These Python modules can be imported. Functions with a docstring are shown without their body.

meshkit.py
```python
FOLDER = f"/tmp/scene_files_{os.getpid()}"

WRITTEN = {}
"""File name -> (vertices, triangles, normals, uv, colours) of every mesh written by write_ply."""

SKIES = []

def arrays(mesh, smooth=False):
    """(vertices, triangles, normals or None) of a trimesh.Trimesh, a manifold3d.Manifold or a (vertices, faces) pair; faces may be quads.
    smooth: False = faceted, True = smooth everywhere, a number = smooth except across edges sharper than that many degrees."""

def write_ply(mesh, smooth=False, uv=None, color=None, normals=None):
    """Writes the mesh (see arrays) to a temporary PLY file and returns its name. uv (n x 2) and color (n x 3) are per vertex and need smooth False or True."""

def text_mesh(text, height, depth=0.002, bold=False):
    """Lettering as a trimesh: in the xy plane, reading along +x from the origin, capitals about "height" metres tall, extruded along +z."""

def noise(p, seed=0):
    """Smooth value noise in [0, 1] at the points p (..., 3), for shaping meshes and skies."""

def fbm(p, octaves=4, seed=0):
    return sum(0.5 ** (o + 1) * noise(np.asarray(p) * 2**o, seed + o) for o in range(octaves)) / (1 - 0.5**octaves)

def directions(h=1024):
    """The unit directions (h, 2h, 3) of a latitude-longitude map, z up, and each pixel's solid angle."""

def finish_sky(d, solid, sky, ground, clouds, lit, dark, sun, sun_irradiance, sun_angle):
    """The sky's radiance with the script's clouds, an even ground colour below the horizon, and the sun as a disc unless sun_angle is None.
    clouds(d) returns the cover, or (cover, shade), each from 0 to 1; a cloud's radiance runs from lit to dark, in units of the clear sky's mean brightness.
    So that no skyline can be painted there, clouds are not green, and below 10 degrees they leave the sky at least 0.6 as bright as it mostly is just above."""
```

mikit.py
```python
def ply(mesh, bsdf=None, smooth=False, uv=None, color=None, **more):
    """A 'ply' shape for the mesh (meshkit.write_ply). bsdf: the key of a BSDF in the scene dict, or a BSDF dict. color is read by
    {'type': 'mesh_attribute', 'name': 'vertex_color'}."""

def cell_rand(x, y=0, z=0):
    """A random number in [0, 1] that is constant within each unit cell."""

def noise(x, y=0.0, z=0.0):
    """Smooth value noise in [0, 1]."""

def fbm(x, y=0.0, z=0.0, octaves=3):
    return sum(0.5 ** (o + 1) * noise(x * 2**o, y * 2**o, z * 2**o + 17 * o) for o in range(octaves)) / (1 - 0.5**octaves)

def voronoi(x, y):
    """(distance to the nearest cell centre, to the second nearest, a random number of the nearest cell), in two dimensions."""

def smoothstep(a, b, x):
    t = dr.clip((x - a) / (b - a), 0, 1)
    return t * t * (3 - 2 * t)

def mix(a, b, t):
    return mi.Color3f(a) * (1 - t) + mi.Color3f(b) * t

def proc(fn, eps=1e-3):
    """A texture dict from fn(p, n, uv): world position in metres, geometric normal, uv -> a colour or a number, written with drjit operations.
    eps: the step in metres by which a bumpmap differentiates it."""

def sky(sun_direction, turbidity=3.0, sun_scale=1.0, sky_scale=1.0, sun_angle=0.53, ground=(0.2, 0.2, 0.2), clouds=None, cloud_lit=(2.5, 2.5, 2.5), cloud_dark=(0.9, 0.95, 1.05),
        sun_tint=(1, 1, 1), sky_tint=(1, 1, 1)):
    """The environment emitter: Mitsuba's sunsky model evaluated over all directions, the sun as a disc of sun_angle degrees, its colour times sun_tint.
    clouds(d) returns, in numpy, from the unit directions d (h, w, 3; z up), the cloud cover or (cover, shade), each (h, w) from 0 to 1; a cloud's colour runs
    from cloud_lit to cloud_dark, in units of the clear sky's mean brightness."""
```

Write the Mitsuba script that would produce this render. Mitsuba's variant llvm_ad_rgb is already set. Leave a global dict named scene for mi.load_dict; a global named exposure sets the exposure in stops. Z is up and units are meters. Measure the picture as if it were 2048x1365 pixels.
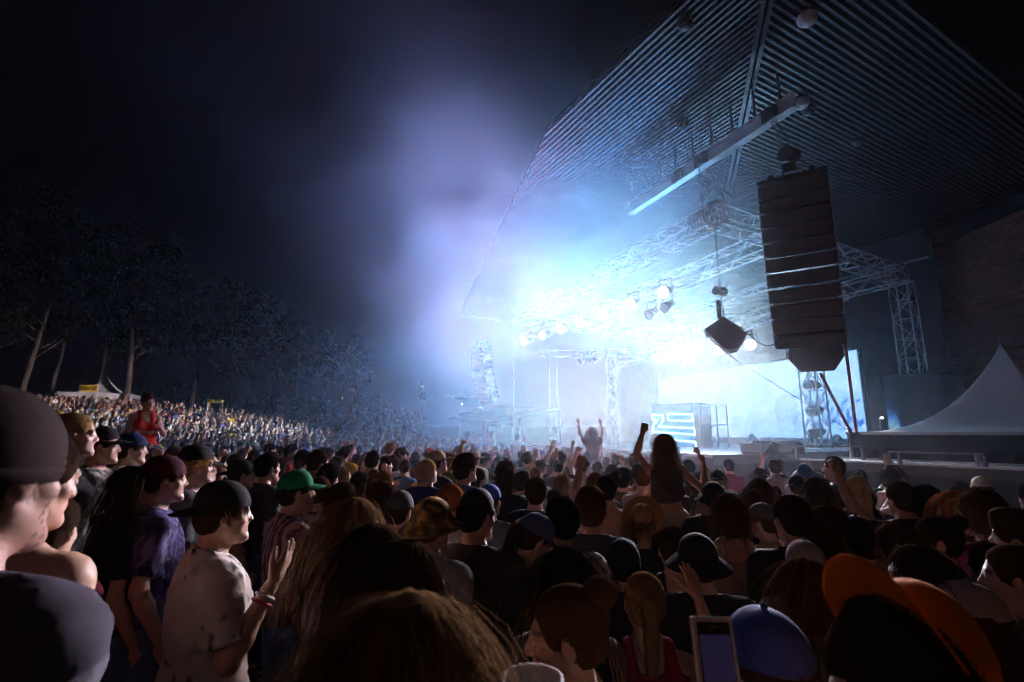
import math, random, numpy as np, trimesh, mitsuba as mi, mikit, meshkit
from mitsuba import ScalarTransform4f as T4

scene, labels = {}, {}
R = np.random.default_rng(7)
random.seed(7)

# ------------------------------------------------------------------ camera, night sky, exposure
CZ, PITCH, FPX = 2.0, math.radians(10.35), 1000.0          # eye height, upward tilt, focal length in pixels of a 2048 wide frame
HFOV = 2 * math.degrees(math.atan(1024 / FPX))
_look = (0, math.cos(PITCH), CZ + math.sin(PITCH))
scene['camera'] = {'type': 'thinlens', 'fov': HFOV, 'fov_axis': 'x', 'near_clip': 0.05, 'far_clip': 600.0,
                   'aperture_radius': 0.0028, 'focus_distance': 4.5,
                   'to_world': T4().look_at(origin=[0, 0, CZ], target=list(_look), up=[0, 0, 1]),
                   'medium': {'type': 'ref', 'id': 'haze_air'}}
exposure = 0.0
scene['night_sky'] = {**mikit.sky((-0.3, -0.6, 0.45), turbidity=3, sun_scale=0.0, sky_scale=0.012, ground=(0.02, 0.02, 0.02),
                                  clouds=lambda d: 1.0 + 0 * d[..., 0], cloud_lit=(0.56, 0.14, 0.36), cloud_dark=(0.56, 0.14, 0.36)), 'sampling_weight': 1.0}
WARM_FLOOD = (1.0, 0.42, 0.36)
LAMP_FRONT = np.array((1.0, 0.97, 0.99)) * 190.0
LAMP_BACK = np.array((0.34, 0.66, 1.0)) * 480.0
HILL_SPOT = np.array((1.0, 0.80, 0.82)) * 6200.0
NEAR_SPOT = np.array((1.0, 0.80, 0.80)) * 400.0
RIM_SPOT = np.array((0.96, 0.88, 1.0)) * 2600.0
MAGENTA_SPOT = np.array((1.0, 0.26, 0.68)) * 620.0
BLUE_SPOT = np.array((0.08, 0.32, 1.0)) * 220.0
SMOKE_SPOT = np.array((0.10, 0.38, 1.0)) * 2300.0
FLOOD_POWER = 42.0
SCREEN = np.array((0.27, 0.60, 1.15))
NEON = np.array((0.22, 0.75, 1.0)) * 15.0


def ray(u, v):
    x, up = (u - 1024) / FPX, (682.5 - v) / FPX
    return np.array([x, math.cos(PITCH) - up * math.sin(PITCH), math.sin(PITCH) + up * math.cos(PITCH)])


def at_y(u, v, y):
    """the point at ground distance y in front of the camera that the photograph shows at (u, v)"""
    r = ray(u, v)
    return np.array([0, 0, CZ]) + r * (y / r[1])


def at_z(u, v, z):
    r = ray(u, v)
    return np.array([0, 0, CZ]) + r * ((z - CZ) / r[2])


def px(p):
    """where the photograph shows a point"""
    x, y, z = p[0], p[1], p[2] - CZ
    f = y * math.cos(PITCH) + z * math.sin(PITCH)
    return 1024 + FPX * x / f, 682.5 - FPX * (z * math.cos(PITCH) - y * math.sin(PITCH)) / f


# ------------------------------------------------------------------ naming
_used = {}


def fresh(name):
    n = _used.get(name, 0)
    _used[name] = n + 1
    return name if n == 0 else f'{name}_{n:03d}'


def tag(key, label=None, cat=None, group=None, kind=None):
    d = labels.setdefault(key, {})
    for k, x in (('label', label), ('category', cat), ('group', group), ('kind', kind)):
        if x:
            d[k] = x
    return key


def thing(name, label, cat, group=None):
    return tag(fresh(name), label, cat, group)


def part(parent, name, shape, label=None, kind=None):
    key = fresh(parent + '__' + name)
    scene[key] = shape
    if label or kind:
        tag(key, label, kind=kind)
    return key


def struct(name, shape):
    scene[name] = shape
    _used[name] = 1
    return tag(name, kind='structure')


# ------------------------------------------------------------------ materials
def pr(c, rough=0.8, spec=0.3, **k):
    return {'type': 'twosided', 'bsdf': {'type': 'principled', 'base_color': {'type': 'rgb', 'value': list(c)}, 'roughness': rough, 'specular': spec, **k}}


def pt(fn, rough=0.85, spec=0.3, eps=1e-3, **k):
    return {'type': 'twosided', 'bsdf': {'type': 'principled', 'base_color': mikit.proc(fn, eps), 'roughness': rough, 'specular': spec, **k}}


VC = {'type': 'mesh_attribute', 'name': 'vertex_color'}
mix, fbm, noise, sstep = mikit.mix, mikit.fbm, mikit.noise, mikit.smoothstep
scene['mat_skin'] = {'type': 'twosided', 'bsdf': {'type': 'principled', 'base_color': VC, 'roughness': 0.5, 'specular': 0.32}}
scene['mat_cloth'] = {'type': 'twosided', 'bsdf': {'type': 'principled', 'base_color': VC, 'roughness': 0.85, 'specular': 0.12}}
scene['mat_hair'] = {'type': 'principledthin', 'base_color': VC, 'roughness': 0.32, 'diff_trans': 0.12, 'spec_trans': 0.0, 'eta': 1.7}
scene['mat_far'] = {'type': 'twosided', 'bsdf': {'type': 'principled', 'base_color': VC, 'roughness': 0.6, 'specular': 0.3}}
scene['mat_grass'] = pt(lambda p, n, uv: mix((0.030, 0.042, 0.014), (0.085, 0.075, 0.035), fbm(p.x * 1.7, p.y * 1.7, 0.0, 4)), 0.95, 0.1)
scene['mat_black'] = pt(lambda p, n, uv: mix((0.016, 0.015, 0.017), (0.030, 0.027, 0.030), fbm(p.x * 9, p.y * 9, p.z * 9, 3)), 0.55, 0.4)
scene['mat_cabinet'] = pt(lambda p, n, uv: mix((0.010, 0.010, 0.011), (0.024, 0.021, 0.022), fbm(p.x * 14, p.y * 14, p.z * 14, 3)), 0.6, 0.35)
scene['mat_alu'] = pr((0.62, 0.62, 0.64), 0.32, 0.5, metallic=0.75)
scene['mat_steel'] = pr((0.20, 0.20, 0.21), 0.45, 0.5, metallic=0.5)
scene['mat_slat'] = pt(lambda p, n, uv: mix((0.055, 0.052, 0.055), (0.11, 0.104, 0.108), fbm(p.x * 0.8, p.y * 0.8, p.z, 3)), 0.42, 0.5, metallic=0.35)
scene['mat_deck'] = pr((0.020, 0.018, 0.020), 0.9, 0.1)
scene['mat_beam'] = pt(lambda p, n, uv: mix((0.50, 0.50, 0.52), (0.66, 0.65, 0.66), fbm(p.x * 1.5, p.y * 1.5, p.z * 3, 3)), 0.5, 0.4)
scene['mat_white'] = pr((0.75, 0.74, 0.73), 0.5, 0.4)
scene['mat_canvas'] = pt(lambda p, n, uv: mix((0.58, 0.56, 0.53), (0.74, 0.72, 0.70), fbm(p.x * 2.2, p.y * 2.2, p.z * 2.2, 4)), 0.75, 0.2)
scene['mat_dark_cloth'] = pt(lambda p, n, uv: mix((0.020, 0.018, 0.022), (0.042, 0.038, 0.045), fbm(p.x * 5, p.y * 5, p.z * 2, 3)), 0.9, 0.1)
scene['mat_red'] = pr((0.30, 0.020, 0.022), 0.5, 0.3)
scene['mat_yellow'] = pr((0.72, 0.42, 0.020), 0.5, 0.3)
scene['mat_ink'] = pr((0.010, 0.010, 0.010), 0.6, 0.2)
scene['mat_phone_screen'] = pr((0.05, 0.07, 0.10), 0.15, 0.6)
scene['mat_blue_panel'] = pr((0.05, 0.16, 0.36), 0.4, 0.4)
scene['mat_stage'] = pr((0.05, 0.05, 0.055), 0.45, 0.4)


def brick_fn(p, n, uv):
    row = mi.Float(mi.Int32(mikit.dr.floor(p.z / 0.086)))
    yy = (p.y + p.x) / 0.24 + 0.5 * (row - 2 * mikit.dr.floor(row / 2))
    fx, fz = yy - mikit.dr.floor(yy), p.z / 0.086 - row
    mortar = mikit.dr.maximum(sstep(0.955, 0.985, fx), sstep(0.86, 0.93, fz))
    tone = mikit.cell_rand(yy, row, 3)
    c = mix((0.20, 0.080, 0.052), (0.42, 0.17, 0.105), tone)
    c = c * (0.65 + 0.7 * fbm(p.y * 0.5, p.z * 0.9, 1.0, 3))
    return c * (1 - mortar) + mi.Color3f(0.16, 0.14, 0.125) * mortar


scene['mat_brick'] = pt(brick_fn, 0.9, 0.15)
scene['mat_bark'] = pt(lambda p, n, uv: mix((0.06, 0.045, 0.035), (0.22, 0.18, 0.15), sstep(0.35, 0.7, fbm(p.x * 3, p.y * 3, p.z * 0.7, 3))), 0.9, 0.1)
scene['mat_leaf'] = {'type': 'principledthin', 'base_color': mikit.proc(lambda p, n, uv: mix((0.022, 0.022, 0.013), (0.050, 0.044, 0.026), fbm(p.x * 0.9, p.y * 0.9, p.z * 0.9, 2))),
                     'roughness': 0.6, 'diff_trans': 0.5, 'spec_trans': 0.0, 'eta': 1.4}

# ------------------------------------------------------------------ mesh helpers
cat = trimesh.util.concatenate


def frame(z, hint=(0, 0, 1)):
    z = np.asarray(z, float) / np.linalg.norm(z)
    h = np.asarray(hint, float)
    if abs(z @ h) > 0.95:
        h = np.array((1.0, 0, 0))
    x = np.cross(h, z)
    x /= np.linalg.norm(x)
    return np.stack([x, np.cross(z, x), z], 1)


def M(rot=None, t=(0, 0, 0), s=1.0):
    m = np.eye(4)
    if rot is not None:
        m[:3, :3] = rot
    m[:3, :3] = m[:3, :3] * (np.asarray(s) if np.ndim(s) else s)
    m[:3, 3] = t
    return m


def tw(m):
    return T4(np.asarray(m).tolist())


def rz(a):
    c, s = math.cos(a), math.sin(a)
    return np.array([[c, -s, 0], [s, c, 0], [0, 0, 1.0]])


def rx(a):
    c, s = math.cos(a), math.sin(a)
    return np.array([[1, 0, 0], [0, c, -s], [0, s, c.real]])


def ry(a):
    c, s = math.cos(a), math.sin(a)
    return np.array([[c, 0, s], [0, 1, 0], [-s, 0, c]])


def cbox(sx, sy, sz, b=0.0):
    """a box centred on the origin, with chamfered edges"""
    if b <= 0:
        return trimesh.creation.box((sx, sy, sz))
    pts = [(a * (sx / 2 - b * (k != 0)), c * (sy / 2 - b * (k != 1)), e * (sz / 2 - b * (k != 2))) for a in (-1, 1) for c in (-1, 1) for e in (-1, 1) for k in range(3)]
    return trimesh.convex.convex_hull(np.array(pts))


def tube(points, radii, n=8, caps=True):
    p = np.asarray(points, float)
    r = np.broadcast_to(radii, (len(p),)).astype(float)
    t = np.gradient(p, axis=0)
    t /= np.linalg.norm(t, axis=1, keepdims=True) + 1e-12
    a = np.cross(t[0], (0, 0, 1) if abs(t[0][2]) < 0.9 else (1, 0, 0))
    rows = []
    ang = np.arange(n) * 2 * np.pi / n
    for i in range(len(p)):
        a = a - t[i] * (a @ t[i])
        a /= np.linalg.norm(a)
        rows.append(p[i] + r[i] * (np.cos(ang)[:, None] * a + np.sin(ang)[:, None] * np.cross(t[i], a)))
    v = np.vstack(rows)
    f = []
    for i in range(len(p) - 1):
        for k in range(n):
            q = i * n + k, i * n + (k + 1) % n, (i + 1) * n + (k + 1) % n, (i + 1) * n + k
            f += [(q[0], q[1], q[2]), (q[0], q[2], q[3])]
    if caps:
        for base, flip in ((0, True), ((len(p) - 1) * n, False)):
            for k in range(1, n - 1):
                f.append((base, base + k + 1, base + k) if flip else (base, base + k, base + k + 1))
    m = trimesh.Trimesh(v, f, process=False)
    return m


UNIT_TUBE = trimesh.creation.cylinder(1.0, 1.0, sections=7)
UNIT_TUBE.apply_translation((0, 0, 0.5))
UNIT_BOX = trimesh.creation.box((1, 1, 1))
_plies = {}


def unit(mesh_name, mat):
    k = (mesh_name, mat)
    if k not in _plies:
        _plies[k] = mikit.ply({'tube': UNIT_TUBE, 'box': UNIT_BOX}[mesh_name], mat, smooth=30 if mesh_name == 'tube' else False)
    return _plies[k]


def rod(a, b, r, mat):
    a, b = np.asarray(a, float), np.asarray(b, float)
    d = b - a
    return {**unit('tube', mat), 'to_world': tw(M(frame(d) * np.array([r, r, np.linalg.norm(d)]), a))}


def bar(a, b, w, h, mat, hint=(0, 0, 1)):
    """a box from a to b, w wide and h high"""
    a, b = np.asarray(a, float), np.asarray(b, float)
    d = b - a
    return {**unit('box', mat), 'to_world': tw(M(frame(d, hint) * np.array([w, h, np.linalg.norm(d)]), (a + b) / 2))}


# ------------------------------------------------------------------ the lie of the land: a bowl round the stage
BOWL = np.array((6.0, 17.0))


def ground_z(x, y):
    r = np.hypot(np.asarray(x, float) - BOWL[0], np.asarray(y, float) - BOWL[1])
    s = np.maximum(r - 17.0, 0)
    z = 0.16 * (np.sqrt(s * s + 9.0) - 3.0)
    z = 2.75 - np.log1p(np.exp((2.75 - z) * 3.0)) / 3.0
    side = (-0.10 * np.clip(x, -4.0, 3.0) - 0.10) * np.exp(-(np.asarray(y, float) / 7.0) ** 2)
    return z - 0.15 + 0.015 * np.clip(r - 10, -4, 8) + side


def _ground():
    g = np.unique(np.concatenate([np.linspace(-300, -60, 25), np.linspace(-60, 60, 91), np.linspace(60, 300, 25)]))
    x, y = np.meshgrid(g, g, indexing='ij')
    z = ground_z(x, y) + 0.05 * (meshkit.fbm(np.stack([x, y, 0 * x], -1) * 0.35, 3) - 0.5)
    n = len(g)
    i = np.arange(n * n).reshape(n, n)
    f = np.stack([i[:-1, :-1], i[1:, :-1], i[1:, 1:], i[:-1, 1:]], -1).reshape(-1, 4)
    struct('ground', mikit.ply((np.stack([x, y, z], -1).reshape(-1, 3), f), 'mat_grass', smooth=True))


_ground()

# ------------------------------------------------------------------ haze: one closed box of air with drifting stage smoke
D1, D2 = np.array((-0.485, 0.875, 0.0)), np.array((0.875, 0.485, 0.0))     # along the stage front (away from us), and upstage
HZ0, HZ1 = np.array((-75.0, -25.0, -2.0)), np.array((45.0, 95.0, 34.0))
SMOKE_PEAK = 0.30


def _haze():
    nx, ny, nz = 216, 216, 64
    ax = [np.linspace(a, b, n) for a, b, n in zip(HZ0, HZ1, (nx, ny, nz))]
    x, y, z = np.meshgrid(*ax, indexing='ij')
    p = np.stack([x, y, z], -1)
    core = tuple(slice(np.searchsorted(a, lo), np.searchsorted(a, hi)) for a, lo, hi in zip(ax, (-15, 1, -2), (22, 33, 25)))
    pc = p[core]
    warp = np.stack([meshkit.fbm(pc * 0.20 + s, 3, seed=s) for s in (11, 23, 37)], -1) - 0.5
    q = p.copy()
    q[core] = pc + warp * 6.5

    def blob(c, r, k=1.0):
        return np.exp(-k * (((q - np.array(c)) / np.array(r)) ** 2).sum(-1))

    puff = np.zeros(x.shape)
    n1 = meshkit.fbm(q[core] * np.array((0.24, 0.24, 0.28)), 3, seed=5)
    n2 = meshkit.fbm(q[core] * np.array((0.75, 0.75, 0.85)), 3, seed=9)
    puff[core] = np.clip((0.72 * n1 + 0.28 * n2 - 0.37) * 5.0, 0, 1.9)
    t = np.clip(((x - 4.6) * -4.1 + (y - 13.3) * 8.6) / (4.1 ** 2 + 8.6 ** 2), 0, 0.9)      # smoke carved thin along the lamp bar so its glare stays down and the lamps show
    clear = np.exp(-((x - 4.6 + 4.1 * t) ** 2 + (y - 13.3 - 8.6 * t) ** 2) / 1.7 ** 2 - ((z - 5.7) / 1.2) ** 2)
    d = 0.66 * blob((0.2, 15.5, 8.2), (3.2, 5.0, 2.1))
    d += 0.44 * blob((0.4, 17.0, 4.6), (3.8, 5.5, 3.6))
    d += 0.30 * blob((-1.5, 18.5, 6.0), (2.1, 4.5, 3.2))
    d += 0.10 * blob((-0.2, 14.0, 10.8), (2.6, 4.0, 2.8))
    d += 0.10 * blob((-2.2, 12.0, 13.8), (4.6, 4.0, 5.0))
    d += 0.62 * blob((3.9, 17.8, 8.8), (3.4, 5.0, 1.5))
    d += 0.46 * blob((7.5, 21.5, 4.8), (5.0, 4.5, 2.8))
    d += 0.30 * blob((14.2, 18.5, 5.2), (2.2, 2.5, 2.8))
    d = d * puff * (1 - 0.85 * clear)
    low = 0.15 * blob((3.5, 17.0, 1.6), (6.5, 7.0, 2.8)) + 0.075 * blob((-0.5, 12.5, 1.5), (7.0, 5.0, 2.4)) + 0.006 * blob((-3.0, 16.0, 5.0), (9.0, 11.0, 9.0))
    base = 0.0001 + 0.0015 * np.exp(-((x - 5) / 16) ** 2 - ((y - 18) / 16) ** 2 - (np.maximum(z, 0) / 9) ** 2)
    d = np.clip(d + low + base, 0, 1.0)
    d[0], d[-1], d[:, 0], d[:, -1], d[:, :, 0], d[:, :, -1] = 0, 0, 0, 0, 0, 0
    grid = mi.VolumeGrid(np.ascontiguousarray(d.transpose(2, 1, 0)[..., None].astype(np.float32)))
    c, h = (HZ0 + HZ1) / 2, (HZ1 - HZ0) / 2
    scene['haze_air'] = {'type': 'heterogeneous', 'albedo': 0.93, 'scale': SMOKE_PEAK,
                         'sigma_t': {'type': 'gridvolume', 'grid': grid, 'to_world': tw(M(np.diag(HZ1 - HZ0), HZ0))},
                         'phase': {'type': 'hg', 'g': 0.45}}
    scene['haze'] = {'type': 'cube', 'to_world': tw(M(np.diag(h), c)), 'bsdf': {'type': 'null'}, 'interior': {'type': 'ref', 'id': 'haze_air'}}
    tag('haze', 'pale stage smoke drifting over the crowd and stage', 'haze', kind='stuff')


_haze()
# ------------------------------------------------------------------ stage: deck, trusses, towers, lamps
FLOOR = 1.5
ZT = 7.3
tA, tE, tT = at_z(1430, 434, ZT), at_z(1040, 640, ZT), at_z(1800, 552, ZT)
tM = at_z(1548, 480, ZT)
FRONT = (tE - tA) / np.linalg.norm(tE - tA)
UP = np.array((0, 0, 1.0))


def truss(label, a, b, w=0.5, bays=None, cat_='truss', name='lighting_truss', rc=0.026, rb=0.014, hint=(0, 0, 1), group=None, parent=None):
    """a square lattice girder from a to b: four chords and zigzag braces"""
    a, b = np.asarray(a, float), np.asarray(b, float)
    t = parent or thing(name, label, cat_, group)
    L = np.linalg.norm(b - a)
    F = frame(b - a, hint)
    bays = bays or max(2, int(round(L / (w * 1.25))))
    cs = [F[:, 0] * sx * w / 2 + F[:, 1] * sy * w / 2 for sx, sy in ((-1, -1), (1, -1), (1, 1), (-1, 1))]
    for c in cs:
        part(t, 'chord', rod(a + c, b + c, rc, 'mat_alu'))
    for k in range(bays + 1):
        p = a + (b - a) * k / bays
        for i in range(4):
            if k in (0, bays) or (i % 2 == 0):
                part(t, 'brace', rod(p + cs[i], p + cs[(i + 1) % 4], rb, 'mat_alu'))
            if k < bays:
                q = a + (b - a) * (k + 1) / bays
                s0, s1 = (cs[i], cs[(i + 1) % 4]) if (k + i) % 2 else (cs[(i + 1) % 4], cs[i])
                part(t, 'brace', rod(p + s0, q + s1, rb, 'mat_alu'))
    return t


truss('silver lattice girder along the front of the stage roof, running back from the chain cluster', tA, tE)
truss('silver lattice girder from the chain cluster to the right tower over the stage side', tA, tT)
truss('silver lattice girder across the middle of the stage roof, behind the big speaker column', tM, tM + (tE - tA) * 0.9)
truss('silver lattice girder at the back of the stage roof, meeting the right tower', tT, tT + (tE - tA) * 0.95)
tE2 = tA + (tT - tA) + (tE - tA) * 0.97
truss('far silver lattice girder closing the stage roof on the left, dim in the smoke', tE, tE2)
truss('short silver lattice girder inside the roof grid, right of the hanging black speaker', tM + (tT - tM) * 0.55 + FRONT * 0.6, tM + (tT - tM) * 0.55 + FRONT * 8.5, w=0.32)
truss('low silver lattice girder at the back of the stage carrying the back lamps', at_y(1690, 590, 15.6), at_y(1240, 726, 23.5), w=0.3, rc=0.02, rb=0.011)
truss('level silver lattice girder left of the logo, above the stage side tower', at_y(1078, 708, 23.0), at_y(1285, 708, 23.0), w=0.3, rc=0.02, rb=0.011)
# towers
base_T = np.array((tT[0], tT[1], 3.75))
truss('silver lattice tower rising from the black plinth at the right of the stage', base_T, tT - UP * 0.25, w=0.55, name='truss_tower', cat_='tower', hint=(0.875, 0.485, 0))
tower2 = np.array((0.601 * 15.6, 15.6, FLOOR))
truss('dark lattice tower with lamps stacked in it, below the big speaker column', tower2, tower2 + UP * 3.6, w=0.5, name='truss_tower', cat_='tower', hint=(0.875, 0.485, 0))
tower3 = at_y(1227, 868, 22.0)
tower3[2] = FLOOR
truss('distant lattice tower with small lamps, in the blue smoke left of the logo', tower3, tower3 + UP * 3.9, w=0.42, name='truss_tower', cat_='tower')
pl = thing('plinth', 'black draped plinth under the right lattice tower', 'plinth')
part(pl, 'drape', mikit.ply(trimesh.convex.convex_hull(np.array([(sx * (0.78 + 0.04 * (k == 0)), sy * (0.78 + 0.04 * (k == 0)), (-0.3, 3.8)[k]) for sx in (-1, 1) for sy in (-1, 1) for k in (0, 1)])), 'mat_dark_cloth', to_world=tw(M(rz(math.radians(29)), (tT[0] + 0.15, tT[1] - 0.1, 0)))))
part(pl, 'lid', mikit.ply(cbox(1.66, 1.66, 0.06, 0.01), 'mat_black', to_world=tw(M(rz(math.radians(29)), (tT[0] + 0.15, tT[1] - 0.1, 3.83)))))

# deck and its wing
deck = thing('stage_deck', 'dark raised stage floor behind the crowd with a metal edge', 'stage')


def slab(pts, z0, z1):
    from shapely.geometry import Polygon
    m = trimesh.creation.extrude_polygon(Polygon(pts), z1 - z0, engine='earcut')
    m.apply_translation((0, 0, z0))
    return m


f0, f1 = tA[:2] - D2[:2] * 0.7, tE[:2] - D2[:2] * 0.7 + FRONT[:2] * 1.5
part(deck, 'floor', mikit.ply(slab([f0, f0 + D2[:2] * 12, f1 + D2[:2] * 12, f1], FLOOR - 0.22, FLOOR), 'mat_stage'))
part(deck, 'skirt', mikit.ply(slab([f0 + D2[:2] * 0.06, f0 + D2[:2] * 11.9, f1 + D2[:2] * 11.9, f1 + D2[:2] * 0.06], -0.6, FLOOR - 0.222), 'mat_dark_cloth'))
part(deck, 'edge_trim', bar(np.r_[f0 - D2[:2] * 0.012, FLOOR - 0.02], np.r_[f1 - D2[:2] * 0.012, FLOOR - 0.02], 0.02, 0.06, 'mat_alu'))
w0 = np.array((5.45, 9.7))
w1 = w0 - D1[:2] * 6.0
wing = thing('stage_wing', 'low dark platform with pale edges in front of the right tent', 'platform')
part(wing, 'floor', mikit.ply(slab([w0, w0 + D2[:2] * 1.75, w1 + D2[:2] * 1.75, w1], FLOOR - 0.16, FLOOR - 0.01), 'mat_stage'))
part(wing, 'skirt', mikit.ply(slab([w0 + D2[:2] * .05, w0 + D2[:2] * 1.7, w1 + D2[:2] * 1.7, w1 + D2[:2] * .05], -0.6, FLOOR - 0.162), 'mat_dark_cloth'))
for off in (-0.012, 1.2):
    a, b = w0 + D2[:2] * off, w1 + D2[:2] * off
    part(wing, 'edge_trim', bar(np.r_[a, FLOOR + 0.004 * (off > 0)], np.r_[b, FLOOR + 0.004 * (off > 0)], 0.03, 0.03, 'mat_alu'))


def rail(label, a, b, h, posts):
    t = thing('guard_rail', label, 'rail', None)
    a3, b3 = np.r_[a, FLOOR + h], np.r_[b, FLOOR + h]
    part(t, 'top_bar', bar(a3, b3, 0.045, 0.03, 'mat_steel'))
    for k in posts:
        p = np.asarray(a) * (1 - k) + np.asarray(b) * k
        part(t, 'post', bar(np.r_[p, FLOOR - 0.01], np.r_[p, FLOOR + h - 0.016], 0.05, 0.04, 'mat_steel', (1, 0, 0)))
    return t


r0 = at_y(1577, 893, 9.6)[:2]
r1 = at_y(1709, 893, 9.3)[:2]
rail('left guard rail on the platform, below the lamp tower', r0 + D2[:2] * .25, r1 + D2[:2] * .25, 0.24, (0, 1))
rail('right guard rail on the platform, in front of the tent wall', at_y(1771, 906, 8.3)[:2] + D2[:2] * .1, at_y(1962, 910, 7.3)[:2] + D2[:2] * .1, 0.19, (0, 0.12, 0.93, 1))
# boxes along the stage lip
for k, (u0, u1, lab) in enumerate(((1479, 1535, 'black wedge speaker on the stage lip, left of the pair near the platform'), (1540, 1578, 'black wedge speaker on the stage lip, nearest the platform'))):
    p, q = at_y(u0, 925, 12.0), at_y(u1, 925, 11.6)
    L = np.linalg.norm((q - p)[:2])
    prof = np.array([(0, 0), (0.55, 0), (0.55, 0.22), (0.30, 0.30), (0, 0.06)])
    from shapely.geometry import Polygon as _P
    m = trimesh.creation.extrude_polygon(_P(prof), L, engine='earcut')
    t = thing('wedge_speaker', lab, 'speaker')
    F = np.stack([D2, UP, -D1 * -1], 1)
    F[:, 2] = np.cross(F[:, 0], F[:, 1])
    part(t, 'cabinet', mikit.ply(m, 'mat_cabinet', to_world=tw(M(F, np.r_[p[:2] + D2[:2] * .1, FLOOR]))))
    g = trimesh.creation.box((0.004, 0.20, L * 0.86))
    part(t, 'grille', mikit.ply(g, 'mat_steel', to_world=tw(M(F @ rz(0.0), np.r_[p[:2] + D2[:2] * .02, FLOOR + .14] + F[:, 2] * L / 2))))

# ------------------------------------------------------------------ lamps


def lens_mesh(r, n=20, dome=0.12):
    a = np.arange(n) * 2 * np.pi / n
    v = [(0, 0, r * dome)] + [(r * .6 * math.cos(t), r * .6 * math.sin(t), r * dome * .62) for t in a] + [(r * math.cos(t), r * math.sin(t), 0) for t in a]
    f = []
    for k in range(n):
        j = (k + 1) % n
        f += [(0, 1 + k, 1 + j), (1 + k, 1 + n + k, 1 + n + j), (1 + k, 1 + n + j, 1 + j)]
    return trimesh.Trimesh(v, f, process=False)


def can_mesh(r):
    prof = np.array([(r * .25, -r * 2.6), (r * .62, -r * 2.5), (r * .8, -r * 1.9), (r * 1.06, -r * .5), (r * 1.1, r * .25), (r * 1.02, r * .25), (r * 1.0, -0.002), (0.0, -0.002)])
    return trimesh.creation.revolve(prof, sections=18)


_can = {}


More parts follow.
